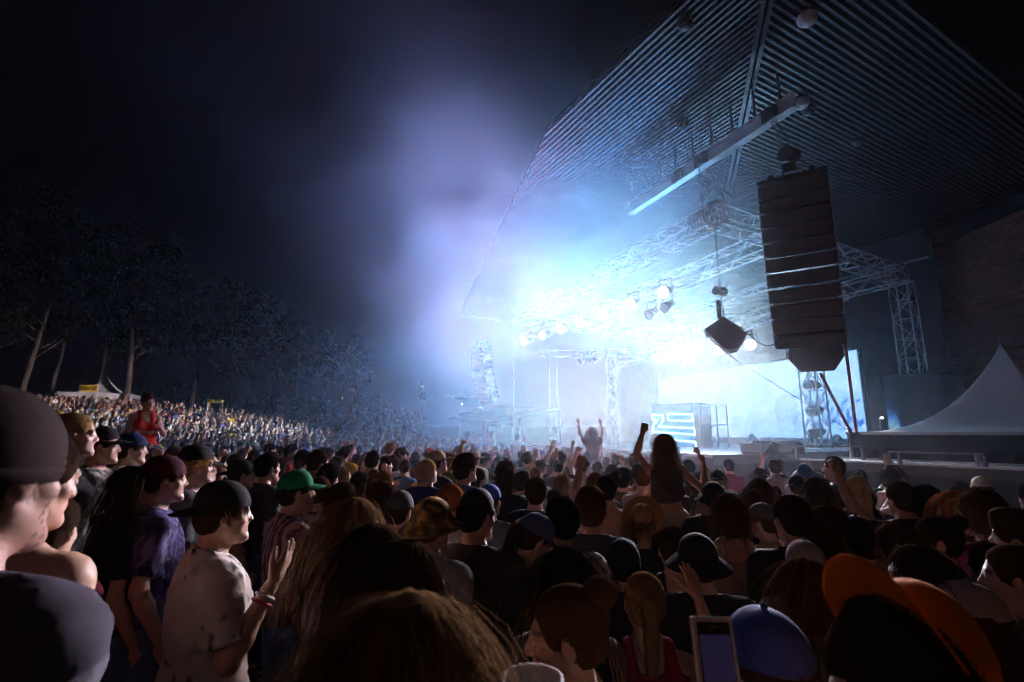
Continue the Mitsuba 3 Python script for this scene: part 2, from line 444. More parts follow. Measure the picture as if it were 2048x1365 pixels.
def lamp(name, label, group, p, aim, r, radiance=None, cat_='stage lamp', hang=0.35, mat='mat_black', spot=None):
    t = thing(name, label, cat_, group)
    p = np.asarray(p, float)
    F = frame(np.asarray(aim, float) - p)
    if r not in _can:
        _can[r] = (mikit.ply(can_mesh(r), mat, smooth=35), lens_mesh(r * .98))
    part(t, 'housing', {**_can[r][0], 'to_world': tw(M(F, p))})
    lens = {**mikit.ply(_can[r][1], 'mat_white' if radiance is not None else 'mat_steel', smooth=True), 'to_world': tw(M(F, p))}
    if radiance is not None:
        lens['emitter'] = {'type': 'area', 'radiance': {'type': 'rgb', 'value': [float(c) for c in radiance]}}
    part(t, 'lens', lens)
    x = F[:, 0] * r * 1.25
    top = p - F[:, 2] * r + UP * hang
    for s in (-1, 1):
        part(t, 'yoke', bar(p - F[:, 2] * r + x * s, top + x * s * 0.9, 0.02, 0.02, mat, (1, 0, 0)))
    part(t, 'clamp', bar(top - x, top + x, 0.03, 0.03, mat))
    if spot is not None:
        part(t, 'beam', {'type': 'spot', 'to_world': T4().look_at(origin=list(p + F[:, 2] * r * 0.6), target=list(spot[1]), up=[0, 0, 1]),
                         'intensity': {'type': 'rgb', 'value': [float(c) for c in spot[0]]}, 'cutoff_angle': spot[2], 'beam_width': spot[2] * 0.55})
    return t


ZL = 5.9
bar0, bar1 = at_z(1395, 558, ZL + 0.28), at_z(1035, 677, ZL + 0.28)
truss('thin lamp bar under the front girder carrying the row of white lamps', bar0, bar1, w=0.24, name='lamp_bar', cat_='lamp bar', rc=0.024, rb=0.010)
for k, (u, v) in enumerate(((1327, 585), (1262, 609), (1207, 629), (1162, 645), (1122, 658), (1085, 671), (1050, 683))):
    p = at_z(u, v, ZL)
    word = ('nearest', 'second nearest', 'third nearest', 'middle', 'third farthest', 'second farthest', 'farthest')[k]
    aim = p + np.array((-0.62, -0.62, -0.28))
    lamp('front_lamp', f'glaring white lamp on the front lamp bar, the {word} of seven', 'row of glaring white front lamps', p, aim, 0.16, LAMP_FRONT * 0.7, spot={0: (NEAR_SPOT, (-2.8, 2.6, 1.5), 24)}.get(k))
for k, (u, v, y) in enumerate(((1575, 676, 16.6), (1500, 690, 18.0), (1440, 700, 19.2), (1380, 706, 20.6), (1316, 716, 22.0))):
    p = at_y(u, v, y)
    lab = ('glaring blue-white lamp at the back of the stage beside the speaker column', 'glaring blue-white back lamp right of the hanging black speaker',
           'glaring blue-white back lamp behind the hanging black speaker', 'glaring blue-white back lamp left of the hanging black speaker', 'leftmost glaring blue-white back lamp, above the logo')[k]
    lamp('back_lamp', lab, 'blue-white lamps at the back of the stage', p, p + np.array((-0.55, -0.75, -0.22)), 0.19, LAMP_BACK, spot={1: (RIM_SPOT, (3.4, 3.6, 1.5), 17), 3: (RIM_SPOT, (0.2, 3.0, 1.5), 17)}.get(k))
for k, (u, v, y, lab) in enumerate(((1298, 630, 14.6, 'dark unlit moving lamp under the lamp bar, left of two'), (1330, 616, 14.2, 'dark unlit moving lamp under the lamp bar, right of two'),
                                    (1342, 684, 20.0, 'small dark lamp hanging left of the hanging speaker'), (1384, 676, 19.4, 'small dark lamp hanging just left of the hanging speaker'),
                                    (1160, 722, 22.8, 'small lamp hanging under the level girder, left'), (1184, 722, 22.8, 'small lamp hanging under the level girder, right'))):
    p = at_y(u, v, y)
    lamp('moving_lamp', lab, None, p, p + np.array((-0.7, -0.4, -0.45)), 0.15 if y < 18 else 0.13, None, 'moving lamp')
for k, h in enumerate((0.45, 1.15, 1.95, 2.75)):
    p = tower2 + UP * h + D2 * -0.1 + D1 * 0.05
    lamp('moving_lamp', 'dark moving lamp inside the tower under the big speaker column, ' + ('lowest', 'second lowest', 'third lowest', 'topmost')[k] + ' of four', None, p, p + np.array((-0.75, -0.25, -0.2 + 0.1 * k)), 0.16, None, 'moving lamp', hang=0.26)
for k, h in enumerate((1.9, 2.7, 3.4)):
    p = tower3 + UP * h
    lamp('moving_lamp', 'small lamp inside the distant tower in the smoke, ' + ('lowest', 'middle', 'topmost')[k] + ' of three', None, p, p + np.array((-0.3, -0.9, -0.2)), 0.13, None, 'moving lamp', hang=0.25)

# ------------------------------------------------------------------ picture wall and logo booth
W0, W1 = np.array((12.4, 17.75, 0)), np.array((12.4, 17.75, 0)) + FRONT * 11.2
nW = np.cross(W1 - W0, UP)
nW = -nW / np.linalg.norm(nW) if nW @ np.array((-1, -1, 0)) < 0 else nW / np.linalg.norm(nW)
ez = UP
ex = (W0 - W1) / np.linalg.norm(W0 - W1)          # left to right as the crowd sees it
zlo, zhi, LW = 1.78, 4.93, 11.2


def emit(c):
    return {'type': 'area', 'radiance': {'type': 'rgb', 'value': [float(x) for x in c]}}


def on_wall(x, z, out=0.0):
    return W1 + ex * x + ez * z + nW * out


def flat(polys, out):
    """flat polygons (x along the wall, z up) on the wall face, facing the crowd"""
    from shapely.geometry import Polygon
    vs, fs, n = [], [], 0
    for q in polys:
        v, f = trimesh.creation.triangulate_polygon(Polygon(q), engine='earcut')
        for t in f:
            a, b, c = v[t]
            if (b[0] - a[0]) * (c[1] - a[1]) - (b[1] - a[1]) * (c[0] - a[0]) < 0:
                t[1], t[2] = t[2], t[1]
        vs.append(np.array([on_wall(x, z, out) for x, z in v]))
        fs.append(f + n)
        n += len(v)
    m = trimesh.Trimesh(np.vstack(vs), np.vstack(fs), process=False)
    if m.face_normals.mean(0) @ nW < 0:
        m.invert()
    return m


wall = thing('picture_wall', 'bright blue-white screen wall with a snowy rock picture at the back of the stage', 'screen')
part(wall, 'frame', mikit.ply(cbox(LW + 0.12, 0.18, zhi - zlo + 0.12, 0.01), 'mat_black', to_world=tw(M(np.stack([ex, np.cross(ez, ex), ez], 1), on_wall(LW / 2, (zlo + zhi) / 2, -0.10)))))
scr = {**mikit.ply(flat([[(0, zlo), (LW, zlo), (LW, zhi), (0, zhi)]], 0.0), 'mat_black'), 'emitter': emit(SCREEN * 1.15)}
part(wall, 'screen', scr)
_r = np.random.default_rng(3)
dark, light = [], []
for _ in range(150):
    g = _r.random()
    if g < 0.62:                                                   # slanting rock faces low on the right
        x = LW - 0.3 - 3.4 * _r.random() ** 1.3
        z = zlo + 0.15 + 1.9 * _r.random() * (0.55 + 0.45 * (LW - x) / 3.4)
        l, w, a = 0.10 + 0.38 * _r.random(), 0.025 + 0.06 * _r.random(), 0.7 + 0.35 * _r.normal()
    else:                                                          # falling streaks in the middle
        x = 4.2 + 3.6 * _r.random()
        z = zlo + 0.2 + 2.0 * _r.random()
        l, w, a = 0.25 + 0.6 * _r.random(), 0.018 + 0.03 * _r.random(), 1.35 + 0.12 * _r.normal()
    ca, sa = math.cos(a), math.sin(a)
    n = 7
    up = [(t * l, w * math.sin(math.pi * (t + .02)) * (0.5 + _r.random())) for t in np.linspace(0.0, 1, n)]
    dn = [(t * l, -w * math.sin(math.pi * (t + .02)) * (0.3 + _r.random())) for t in np.linspace(0.94, 0.06, n - 1)]
    q = [(min(max(x + ca * s - sa * d, 0.05), LW - .05), min(max(z + sa * s + ca * d, zlo + .05), zhi - .05)) for s, d in up + dn]
    from shapely.geometry import Polygon as _PP
    if _PP(q).is_valid and _PP(q).area > 1e-3:
        (dark if _r.random() < 0.8 else light).append(q)
part(wall, 'picture_shadow', {**mikit.ply(flat(dark, 0.004), 'mat_black'), 'emitter': emit(SCREEN * (0.08, 0.26, 0.60))}, kind='stuff')
part(wall, 'picture_highlight', {**mikit.ply(flat(light, 0.007), 'mat_black'), 'emitter': emit(np.array((1.0, 1.1, 1.25)))}, kind='stuff')
ridge = [(LW - 3.6, zlo + 1.7), (LW - 2.9, zlo + 2.0), (LW - 2.2, zlo + 1.75), (LW - 1.2, zlo + 1.9), (LW - 0.03, zlo + 1.6), (LW - 0.03, zhi - .03), (LW - 3.6, zhi - .03)]
part(wall, 'picture_sky', {**mikit.ply(flat([ridge], 0.010), 'mat_black'), 'emitter': emit(SCREEN * 1.15 + 0.16)})
skw = thing('riser', 'low blue-lit riser along the foot of the picture wall', 'riser')
part(skw, 'front', mikit.ply(cbox(LW + 1.2, 0.25, zlo - FLOOR - 0.02), 'mat_stage', to_world=tw(M(np.stack([ex, np.cross(ez, ex), ez], 1), on_wall(LW / 2, (zlo + FLOOR) / 2, -0.02)))))
part(skw, 'top', mikit.ply(cbox(LW + 1.2, 0.4, 0.02), 'mat_stage', to_world=tw(M(np.stack([ex, np.cross(ez, ex), ez], 1), on_wall(LW / 2, zlo - 0.07, 0.0)))))

YB = 18.6
bc = at_y(1345, 850, YB)
booth = thing('logo_booth', 'tall dark booth with a glowing blue line logo on its front', 'booth')
BW, BZ0, BZ1 = 2.02, FLOOR, at_y(1345, 808, YB)[2]
bx_ = -D1                                        # left to right on the booth front as seen from the crowd
bn = -D2
FB = np.stack([bx_, -bn, UP], 1)
part(booth, 'cabinet', mikit.ply(cbox(BW, 0.8, BZ1 - BZ0, 0.01), 'mat_stage', to_world=tw(M(FB, np.r_[bc[:2], (BZ0 + BZ1) / 2] + D2 * 0.41))))
part(booth, 'front_panel', mikit.ply(cbox(BW - 0.02, 0.02, BZ1 - BZ0 - 0.02, 0.004), 'mat_blue_panel', to_world=tw(M(FB, np.r_[bc[:2], (BZ0 + BZ1) / 2] - D2 * 0.002))))


def booth_pt(zx, zy, out=0.05):
    return np.r_[bc[:2], BZ1] + bx_ * ((zx - 1048) / 392 - 0.5) * BW - UP * (zy - 318 + 30 * (zx - 1048) / 390) * 0.00364 + bn * out


NEONS = ([(1058, 422), (1163, 418), (1165, 470), (1120, 540), (1443, 535), (1446, 595), (1060, 597), (1062, 525), (1105, 475), (1058, 472)],
         [(1210, 408), (1434, 402), (1437, 465), (1212, 472)], [(1062, 662), (1448, 664), (1450, 728), (1064, 722)])
for q in NEONS:
    pts = [booth_pt(x, y + 30 * (1 - (x - 1048) / 390) * 0 , 0.05) for x, y in q]
    ms = []
    for a, b in zip(pts, pts[1:] + pts[:1]):
        m = trimesh.creation.cylinder(0.017, segment=[a, b], sections=8)
        s = trimesh.creation.icosphere(1, 0.017)
        s.apply_translation(a)
        ms += [m, s]
    part(booth, 'light_tube', {**mikit.ply(cat(ms), 'mat_white', smooth=40), 'emitter': emit(NEON)})
tb = thing('side_table', 'tall thin legged table beside the logo booth', 'table')
tc = np.r_[bc[:2], 0] - D1 * 1.42 + D2 * 0.5
part(tb, 'top', mikit.ply(cbox(0.75, 0.6, 0.04, 0.005), 'mat_stage', to_world=tw(M(FB, tc + UP * 2.95))))
part(tb, 'shelf', mikit.ply(cbox(0.70, 0.55, 0.03, 0.005), 'mat_stage', to_world=tw(M(FB, tc + UP * 2.25))))
for sx in (-1, 1):
    for sy in (-1, 1):
        q = tc + bx_ * sx * 0.34 + D2 * sy * 0.26
        part(tb, 'leg', bar(q + UP * FLOOR, q + UP * 2.93, 0.035, 0.035, 'mat_stage', (1, 0, 0)))

# ------------------------------------------------------------------ speaker columns and hoists


def cabinet_mesh(w, d, hf, hb):
    """a wedge shaped loudspeaker box: w wide, d deep, hf high in front and hb behind, front at -y, hung from its top"""
    v = np.array([(sx * w / 2 * (1.0 if y < 0 else 0.93), y * d / 2, z) for sx in (-1, 1) for y, z in ((-1, 0), (-1, -hf), (1, -(hf - hb) / 2), (1, -(hf + hb) / 2))])
    return trimesh.convex.convex_hull(v)


def line_array(label, top, yaw, n, w, d, hf, curve, mat='mat_cabinet', down=True):
    t = thing('speaker_column', label, 'speaker column')
    p = np.array(top, float)
    hb = hf * 0.80
    box_ = mikit.ply(cabinet_mesh(w, d, hf - 0.040, hb - 0.040), mat)
    gr = mikit.ply(cbox(w * 0.94, 0.012, hf * 0.84, 0.003), 'mat_black')
    sl = mikit.ply(cbox(0.03, d * 0.5, hf * 0.9, 0.004), 'mat_steel')
    ang = 0.0
    F0 = rz(yaw)
    part(t, 'flying_frame', mikit.ply(cat([cbox(w * 1.02, 0.10, 0.10, 0.01).apply_translation((0, -d * .42, 0.10)), cbox(w * 1.02, 0.10, 0.10, 0.01).apply_translation((0, d * .42, 0.10)),
                                           cbox(0.10, d, 0.12, 0.01).apply_translation((-w * .3, 0, 0.16)), cbox(0.10, d, 0.12, 0.01).apply_translation((w * .3, 0, 0.16)), cbox(0.22, d * 1.0, 0.20, 0.01).apply_translation((0, 0, 0.30))]), mat, to_world=tw(M(F0, p))))
    for k in range(n):
        ang += curve * (0.35 + 1.3 * k / n)
        F = F0 @ rx(ang)
        part(t, 'cabinet', {**box_, 'to_world': tw(M(F, p))})
        c = p - F[:, 2] * hf / 2 - F[:, 1] * (d / 2 + 0.004)
        part(t, 'grille', {**gr, 'to_world': tw(M(F, c))})
        for s in (-1, 1):
            part(t, 'rigging', {**sl, 'to_world': tw(M(F, p - F[:, 2] * hf / 2 + F[:, 0] * s * (w / 2 + 0.012)))})
        p = p - F[:, 2] * (hf + 0.004) + F[:, 1] * 0.0
    return t, p, F


PAY = 9.8
pt_top = at_y(1585, 376, PAY)
_, pb, Fb = line_array('tall black column of hanging loudspeakers at the right of the stage', pt_top, math.radians(-32), 11, 1.25, 0.75, 0.298, math.radians(2.6))
dn = thing('down_fill', 'smaller black loudspeaker under the tall hanging speaker column', 'speaker')
m = trimesh.convex.convex_hull(np.array([(sx * x, y, z) for sx in (-1, 1) for y in (-0.32, 0.32) for x, z in ((0.46, -0.02), (0.50, -0.22), (0.30, -0.52))]))
part(dn, 'cabinet', mikit.ply(m, 'mat_cabinet', to_world=tw(M(Fb @ rx(-0.12), pb - UP * 0.03 + Fb[:, 0] * 0.08))))
part(dn, 'bracket', mikit.ply(cbox(1.02, 0.06, 0.05, 0.008), 'mat_steel', to_world=tw(M(Fb, pb - UP * 0.02 + Fb[:, 0] * 0.08))))
for s in (-1, 1):
    part(dn, 'handle', mikit.ply(cbox(0.03, 0.12, 0.14, 0.008), 'mat_steel', to_world=tw(M(Fb, pb - UP * 0.22 + Fb[:, 0] * (0.08 + s * 0.52)))))
for u0, v0, u1, v1, lab in ((1688, 668, 1713, 866, 'dark red strut right of the small speaker, running down to the tent edge'), (1641, 748, 1702, 866, 'dark red strut slanting from the small speaker down to the tent corner')):
    t = thing('strut', lab, 'strut')
    a, b = at_y(u0, v0, 9.9), at_y(u1, v1, 10.6)
    part(t, 'tube', rod(a, b, 0.030, 'mat_red'))
    part(t, 'foot', bar(b - UP * 0.04, b, 0.12, 0.12, 'mat_steel', (1, 0, 0)))
line_array('far grey column of hanging loudspeakers curving in the smoke at the left of the stage', at_y(964, 700, 23.5), math.radians(-50), 10, 0.95, 0.6, 0.25, math.radians(3.0))


def chain(parent, a, b, r=0.02, link=0.075, mat='mat_steel'):
    a, b = np.asarray(a, float), np.asarray(b, float)
    L = np.linalg.norm(b - a)
    n = max(2, int(L / link))
    ring = np.array([(math.cos(t) * r * 0.8, 0, math.sin(t) * link * 0.62) for t in np.linspace(0, 2 * np.pi, 11)])
    F = frame(b - a)
    ms = []
    for k in range(n):
        m = tube(ring @ (rz(math.pi / 2 * (k % 2))).T @ F.T + a + (b - a) * (k + .5) / n, r * 0.27, 5, False)
        ms.append(m)
    return part(parent, 'chain', mikit.ply(cat(ms), mat, smooth=40), kind='stuff')


def hoist(label, p, r=0.16, h=0.34):
    t = thing('chain_hoist', label, 'hoist')
    m = trimesh.creation.cylinder(r, 0.30, sections=20)
    m.apply_transform(M(ry(math.pi / 2)))
    part(t, 'motor', mikit.ply(m, 'mat_black', smooth=30, to_world=tw(M(rz(0.5), p))))
    part(t, 'hook', mikit.ply(tube([(0, 0, -0.15), (0.03, 0, -0.22), (0, 0, -0.28), (-0.03, 0, -0.24)], 0.014, 6), 'mat_steel', smooth=40, to_world=tw(M(None, p))))
    bag = trimesh.creation.capsule(h, r * 0.5, count=[12, 12])
    bag.apply_translation((-r * 0.55, 0, -h - r * 0.8))
    part(t, 'chain_bag', mikit.ply(bag, 'mat_dark_cloth', smooth=True, to_world=tw(M(None, p))))
    return t


# monorail beam under the roof
ZB = 9.03
b0, b1 = at_z(1571, 214, ZB), at_z(1262, 419, ZB)
bm = thing('roof_beam', 'long pale grey steel beam under the ribbed roof with chains hanging from it', 'beam')
bd = (b1 - b0) / np.linalg.norm(b1 - b0)
b0x = b0 - bd * 0.25
part(bm, 'web', bar(b0x, b1, 0.03, 0.30, 'mat_beam'))
part(bm, 'bottom_flange', bar(b0x - UP * 0.162, b1 - UP * 0.162, 0.22, 0.022, 'mat_beam'))
part(bm, 'top_flange', bar(b0x + UP * 0.162, b1 + UP * 0.162, 0.22, 0.022, 'mat_beam'))
for k in (0.06, 0.44, 0.60):
    part(bm, 'trolley', mikit.ply(cbox(0.34, 0.30, 0.36, 0.02), 'mat_black', to_world=tw(M(frame(bd), b0 + (b1 - b0) * k))))
for k in range(9):
    q = b0 + (b1 - b0) * (0.02 + k * 0.12)
    part(bm, 'hanger', rod(q + UP * 0.17, np.r_[q[:2], 9.96], 0.03, 'mat_steel'))
p1 = np.r_[pt_top[:2], 0] + UP * (pt_top[2] + 0.75)
h1 = hoist('black chain hoist above the tall speaker column', p1, 0.17, 0.26)
for dx in (-0.10, 0.12):
    chain(h1, p1 + np.array((dx, 0, 0.15)), np.array((b0[0] + dx * 0.4, b0[1], ZB - 0.18)) + bd * 0.3, 0.045, 0.13)
part(h1, 'sling', rod(p1 - UP * 0.15, pt_top + UP * 0.38, 0.03, 'mat_black'))
q0 = b0 + (b1 - b0) * 0.44
h2 = thing('chain_pair', 'pair of thin chains from the roof beam to the girder cluster', 'chain')
for dx in (-0.12, 0.12):
    chain(h2, q0 + np.array((dx, 0, -0.18)), tA + np.array((dx * 2.4, 0, 0.3)), 0.03, 0.11)
for s in (-1, 1):
    part(h2, 'sling', rod(tA + UP * 0.9, tA + FRONT * 0.6 * s + UP * 0.26, 0.018, 'mat_steel'))
cl = thing('cable_bundle', 'coil of dark cables and clamps on the girder corner', 'cables')
for k in range(9):
    q = tA + FRONT * (0.25 + 0.11 * (k - 4)) + UP * 0.05
    ring = [q + np.array((math.cos(a) * 0.27 * D2[0], math.cos(a) * 0.27 * D2[1], math.sin(a) * (0.30 + 0.03 * (k % 3)))) for a in np.linspace(0, 2 * np.pi, 15)]
    part(cl, 'loop', mikit.ply(tube(ring, 0.02, 6, False), 'mat_steel', smooth=40))
# the single tilted speaker
sp = at_y(1452, 668, 11.6)
hp = at_y(1440, 583, 11.6)
h3 = hoist('chain hoist with its bag above the tilted hanging speaker', hp, 0.11, 0.36)
part(h3, 'cable', rod(hp + UP * 0.1, np.r_[tA[:2] * 0 + hp[:2], ZT - 0.25], 0.012, 'mat_steel'))
chain(h3, hp - UP * 0.24, at_y(1449, 636, 11.6), 0.032, 0.09)
side = thing('hanging_speaker', 'single dark loudspeaker hanging tilted in front of the glare', 'speaker')
q = [np.array(x) for x in ((-0.47, 0.10), (-0.02, 0.36), (0.44, -0.10), (0.20, -0.42), (0.02, -0.44), (-0.10, -0.38))]
m = trimesh.convex.convex_hull(np.array([(x, y, z) for x, z in q for y in (-0.3, 0.3)]))
FS = rz(math.radians(-22)) @ ry(math.radians(-2))
part(side, 'cabinet', mikit.ply(m, 'mat_cabinet', to_world=tw(M(FS, sp))))
part(side, 'bracket', mikit.ply(tube([(-0.02, 0, 0.40), (0.36, 0, 0.08), (0.40, 0, 0.05)], 0.025, 6), 'mat_steel', smooth=40, to_world=tw(M(FS, sp))))
for s in (-1, 1):
    part(side, 'corner_foot', mikit.ply(cbox(0.05, 0.05, 0.05, 0.01), 'mat_steel', to_world=tw(M(FS, sp + FS @ np.array((-0.42, s * 0.25, 0.03))))))
cab = thing('signal_cable', 'thin cable drooping from the tilted speaker to the speaker column', 'cable')
e0, e1 = sp + FS @ np.array((0.42, 0, 0.05)), at_y(1562, 682, 10.1)
part(cab, 'wire', mikit.ply(tube([e0 + (e1 - e0) * t - UP * 0.22 * math.sin(math.pi * t) for t in np.linspace(0, 1, 14)], 0.010, 5), 'mat_black', smooth=40))
part(cab, 'coil', mikit.ply(tube([e0 + np.array((0.10 + 0.07 * math.cos(a), 0.02, -0.07 + 0.05 * math.sin(a * 1.03))) for a in np.linspace(0, 19, 60)], 0.010, 5), 'mat_black', smooth=40))
gy = thing('guy_wire', 'thin wire from the tilted speaker down to the stage right of the booth', 'wire')
part(gy, 'wire', rod(at_y(1450, 706, 11.5), at_y(1698, 862, 10.9), 0.006, 'mat_steel'))

# ------------------------------------------------------------------ ribbed roof: two planes of slats mitred along a seam
ZR = 10.0
roof = thing('stage_roof', 'huge dark ribbed roof over the stage whose pale slats meet in a chevron', 'roof')
s0, s1 = at_z(1530, 28, ZR), at_z(1430, 520, ZR)
ds = (s1 - s0) / np.linalg.norm(s1 - s0)
s0 = s0 - ds * 2.2
Lseam = 24.0
PITCH_S = 0.15
slats = []
for side_, dirv in ((0, D1), (1, D2)):
    perp = D2 if side_ == 0 else D1
    step = PITCH_S / abs(ds @ perp)
    for k in range(int(Lseam / step)):
        st = s0 + ds * (k * step + 0.12)
        en = st + (D1 * max(0.3, min(27.0 - k * step * abs(ds @ D1) * 0.9, (st[0] - 1.56 + 0.215 * (st[1] - 9.4)) / 0.297)) if side_ == 0 else D2 * ((16.9 - st[0]) / D2[0]))
        if np.linalg.norm(en - st) > 0.5:
            slats.append((np.linalg.norm(st - (0, 0, CZ)), st + dirv * 0.16, en))
slats.sort(key=lambda q: q[0])
for _, a, b in slats[:300]:
    part(roof, 'slat', bar(a + UP * 0.03, b + UP * 0.03, 0.062, 0.05, 'mat_slat'))
far_ = []
for _, a, b in slats[300:]:
    m = UNIT_BOX.copy()
    m.apply_transform(M(frame(b - a) * np.array([0.062, 0.05, np.linalg.norm(b - a)]), (a + b) / 2 + UP * 0.03))
    far_.append(m)
if far_:
    part(roof, 'far_slats', mikit.ply(cat(far_), 'mat_slat'), kind='stuff')
s_end = s0 + ds * Lseam
dk0 = slab([s0[:2], s_end[:2], s_end[:2] + D1[:2] * 6, np.array((-2.6, 29.0)), s0[:2] + D1[:2] * (s0[0] - 1.56 + 0.215 * (s0[1] - 9.4)) / 0.297], ZR + 0.11, ZR + 0.16)
rt = lambda p: p[:2] + D2[:2] * ((17.0 - p[0]) / D2[0])
dk1 = slab([s0[:2], rt(s0), rt(s_end), s_end[:2]], ZR + 0.11, ZR + 0.16)
part(roof, 'left_deck', mikit.ply(dk0, 'mat_deck'))
part(roof, 'right_deck', mikit.ply(dk1, 'mat_deck'))
for off in (-0.07, 0.07):
    pv = np.cross(ds, UP) * off
    part(roof, 'seam_strip', bar(s0 + pv + UP * 0.015, s_end + pv + UP * 0.015, 0.09, 0.06, 'mat_slat'))
for k in range(5):
    a = s0 + ds * (2 + k * 4.6)
    part(roof, 'purlin', bar(a + UP * 0.085 + D2 * 0.3, a + UP * 0.085 + D2 * min(14, (16.7 - a[0]) / D2[0]), 0.10, 0.03, 'mat_deck'))
for k, (u, v, lab) in enumerate(((1614, 36, 'round ceiling lamp at the top of the ribbed roof'), (1602, 205, 'round unlit ceiling lamp beside the end of the roof beam'), (1617, 222, 'small round ceiling disc below the lamp by the roof beam'),
                                 (1716, 284, 'small round ceiling disc right of the big speaker column'), (1370, 48, 'small round ceiling disc on the left roof plane'), (1366, 250, 'small round ceiling disc above the roof beam'), (1360, 388, 'small round ceiling disc under the roof beam'))):
    p = at_z(u, v, ZR - 0.06)
    t = thing('ceiling_lamp', lab, 'ceiling lamp')
    big = k < 2
    prof = np.array([(0, -0.16), (0.10, -0.15), (0.17, -0.09), (0.19, 0), (0.15, 0.06), (0, 0.06)]) * (1.0 if big else 0.8)
    part(t, 'shade', mikit.ply(trimesh.creation.revolve(prof, sections=20), 'mat_white' if big else 'mat_slat', smooth=40, to_world=tw(M(None, p))))
    part(t, 'base', mikit.ply(trimesh.creation.cylinder(0.06, 0.10, sections=14), 'mat_steel', smooth=30, to_world=tw(M(None, p + UP * 0.10))))

# ------------------------------------------------------------------ brick side wall
XW = 17.0
bwall = thing('brick_wall', 'tall dark brown brick wall with lighter bands at the right edge', 'wall')
part(bwall, 'wall_face', mikit.ply(UNIT_BOX, 'mat_brick', to_world=tw(M(np.diag((0.4, 26.0, 10.0)), (XW + 0.2, 14.0, 4.3)))))
for z, h in ((5.0, 0.34), (6.75, 0.30), (3.4, 0.30)):
    part(bwall, 'brick_band', mikit.ply(UNIT_BOX, 'mat_brick', to_world=tw(M(np.diag((0.10, 25.8, h)), (XW - 0.04, 14.0, z)))))
part(bwall, 'coping', mikit.ply(UNIT_BOX, 'mat_deck', to_world=tw(M(np.diag((0.7, 26.2, 0.45)), (XW + 0.1, 14.0, 9.53)))))
backw = thing('back_wall', 'dark wall behind the stage lost in blue smoke', 'wall')
bw0 = np.array((XW, 21.0, 0)) + D2 * 0
part(backw, 'wall_face', mikit.ply(UNIT_BOX, 'mat_dark_cloth', to_world=tw(M(np.stack([D1, D2, UP], 1) @ np.diag((19.0, 0.3, 10.0)), tT + D2 * 3.0 + D1 * 9.6 - UP * 2.6))))
part(backw, 'rail', mikit.ply(UNIT_BOX, 'mat_steel', to_world=tw(M(np.stack([D1, D2, UP], 1) @ np.diag((19.0, 0.08, 0.10)), tT + D2 * 2.75 + D1 * 9.6 + UP * 1.2))))

# ------------------------------------------------------------------ tents and signs


def pagoda(label, c, half, yaw, ze, za, mat='mat_canvas', wall_mat='mat_dark_cloth', walls=(0, 1, 2, 3), zg=-0.4, flare=2.7, valance=0.28):
    t = thing('pagoda_tent', label, 'tent')
    n, m = 18, 12
    vs = []
    for i in range(n + 1):
        r = i / n
        for s in range(4):
            for k in range(m):
                a = -1 + 2 * k / m
                x, y = ((a, -1), (1, a), (-a, 1), (-1, -a))[s]
                h = (1 - r) ** flare
                sag = -0.05 * (1 - a * a) * r * (1 - r) * 2
                vs.append((x * half * (0.012 + 0.988 * r), y * half * (0.012 + 0.988 * r), ze + (za - ze) * h + sag))
    N = 4 * m
    f = [(i * N + k, (i + 1) * N + k, (i + 1) * N + (k + 1) % N, i * N + (k + 1) % N) for i in range(n) for k in range(N)]
    W = M(rz(yaw), (c[0], c[1], 0))
    part(t, 'roof_canvas', mikit.ply((np.array(vs), np.array(f)), mat, smooth=True, to_world=tw(W)))
    part(t, 'finial', mikit.ply(tube([(0, 0, za - 0.05), (0, 0, za + 0.06), (0, 0, za + 0.14)], [0.035, 0.03, 0.008], 8), 'mat_steel', smooth=40, to_world=tw(W)))
    for s in range(4):
        Rz = rz(yaw + s * math.pi / 2)
        WW = M(Rz, (c[0], c[1], 0))
        part(t, 'eave_rail', mikit.ply(UNIT_BOX, 'mat_beam', to_world=tw(WW @ M(np.diag((half * 2.0, 0.05, 0.06)), (0, -half - 0.004, ze - 0.02)))))
        g = []
        fs = []
        K = 40
        for k in range(K + 1):
            x = -half + 2 * half * k / K
            for z, w in ((ze - 0.052, 0), (ze - 0.052 - valance * (0.88 + 0.12 * abs(math.sin(k * math.pi / 4))), 1)):
                g.append((x, -half + 0.012 * math.sin(k * 1.9) * w, z))
        fs = [(2 * k, 2 * k + 1, 2 * k + 3, 2 * k + 2) for k in range(K)]
        part(t, 'valance', mikit.ply((np.array(g), np.array(fs)), mat if wall_mat != 'mat_dark_cloth' else wall_mat, smooth=True, to_world=tw(WW)))
        if s in walls:
            g = []
            K = 60
            for k in range(K + 1):
                x = -half + 2 * half * k / K
                for z in (ze - 0.06, zg):
                    g.append((x, -half + 0.05 + 0.03 * math.sin(k * 0.9 + s) + 0.015 * math.sin(k * 2.3), z))
            part(t, 'side_wall', mikit.ply((np.array(g), np.array([(2 * k, 2 * k + 1, 2 * k + 3, 2 * k + 2) for k in range(K)])), wall_mat, smooth=True, to_world=tw(WW)))
        q = Rz @ np.array((-half + 0.03, -half + 0.03, 0))
        part(t, 'leg', bar((c[0] + q[0], c[1] + q[1], zg), (c[0] + q[0], c[1] + q[1], ze - 0.05), 0.05, 0.05, 'mat_beam', (1, 0, 0)))
    return t


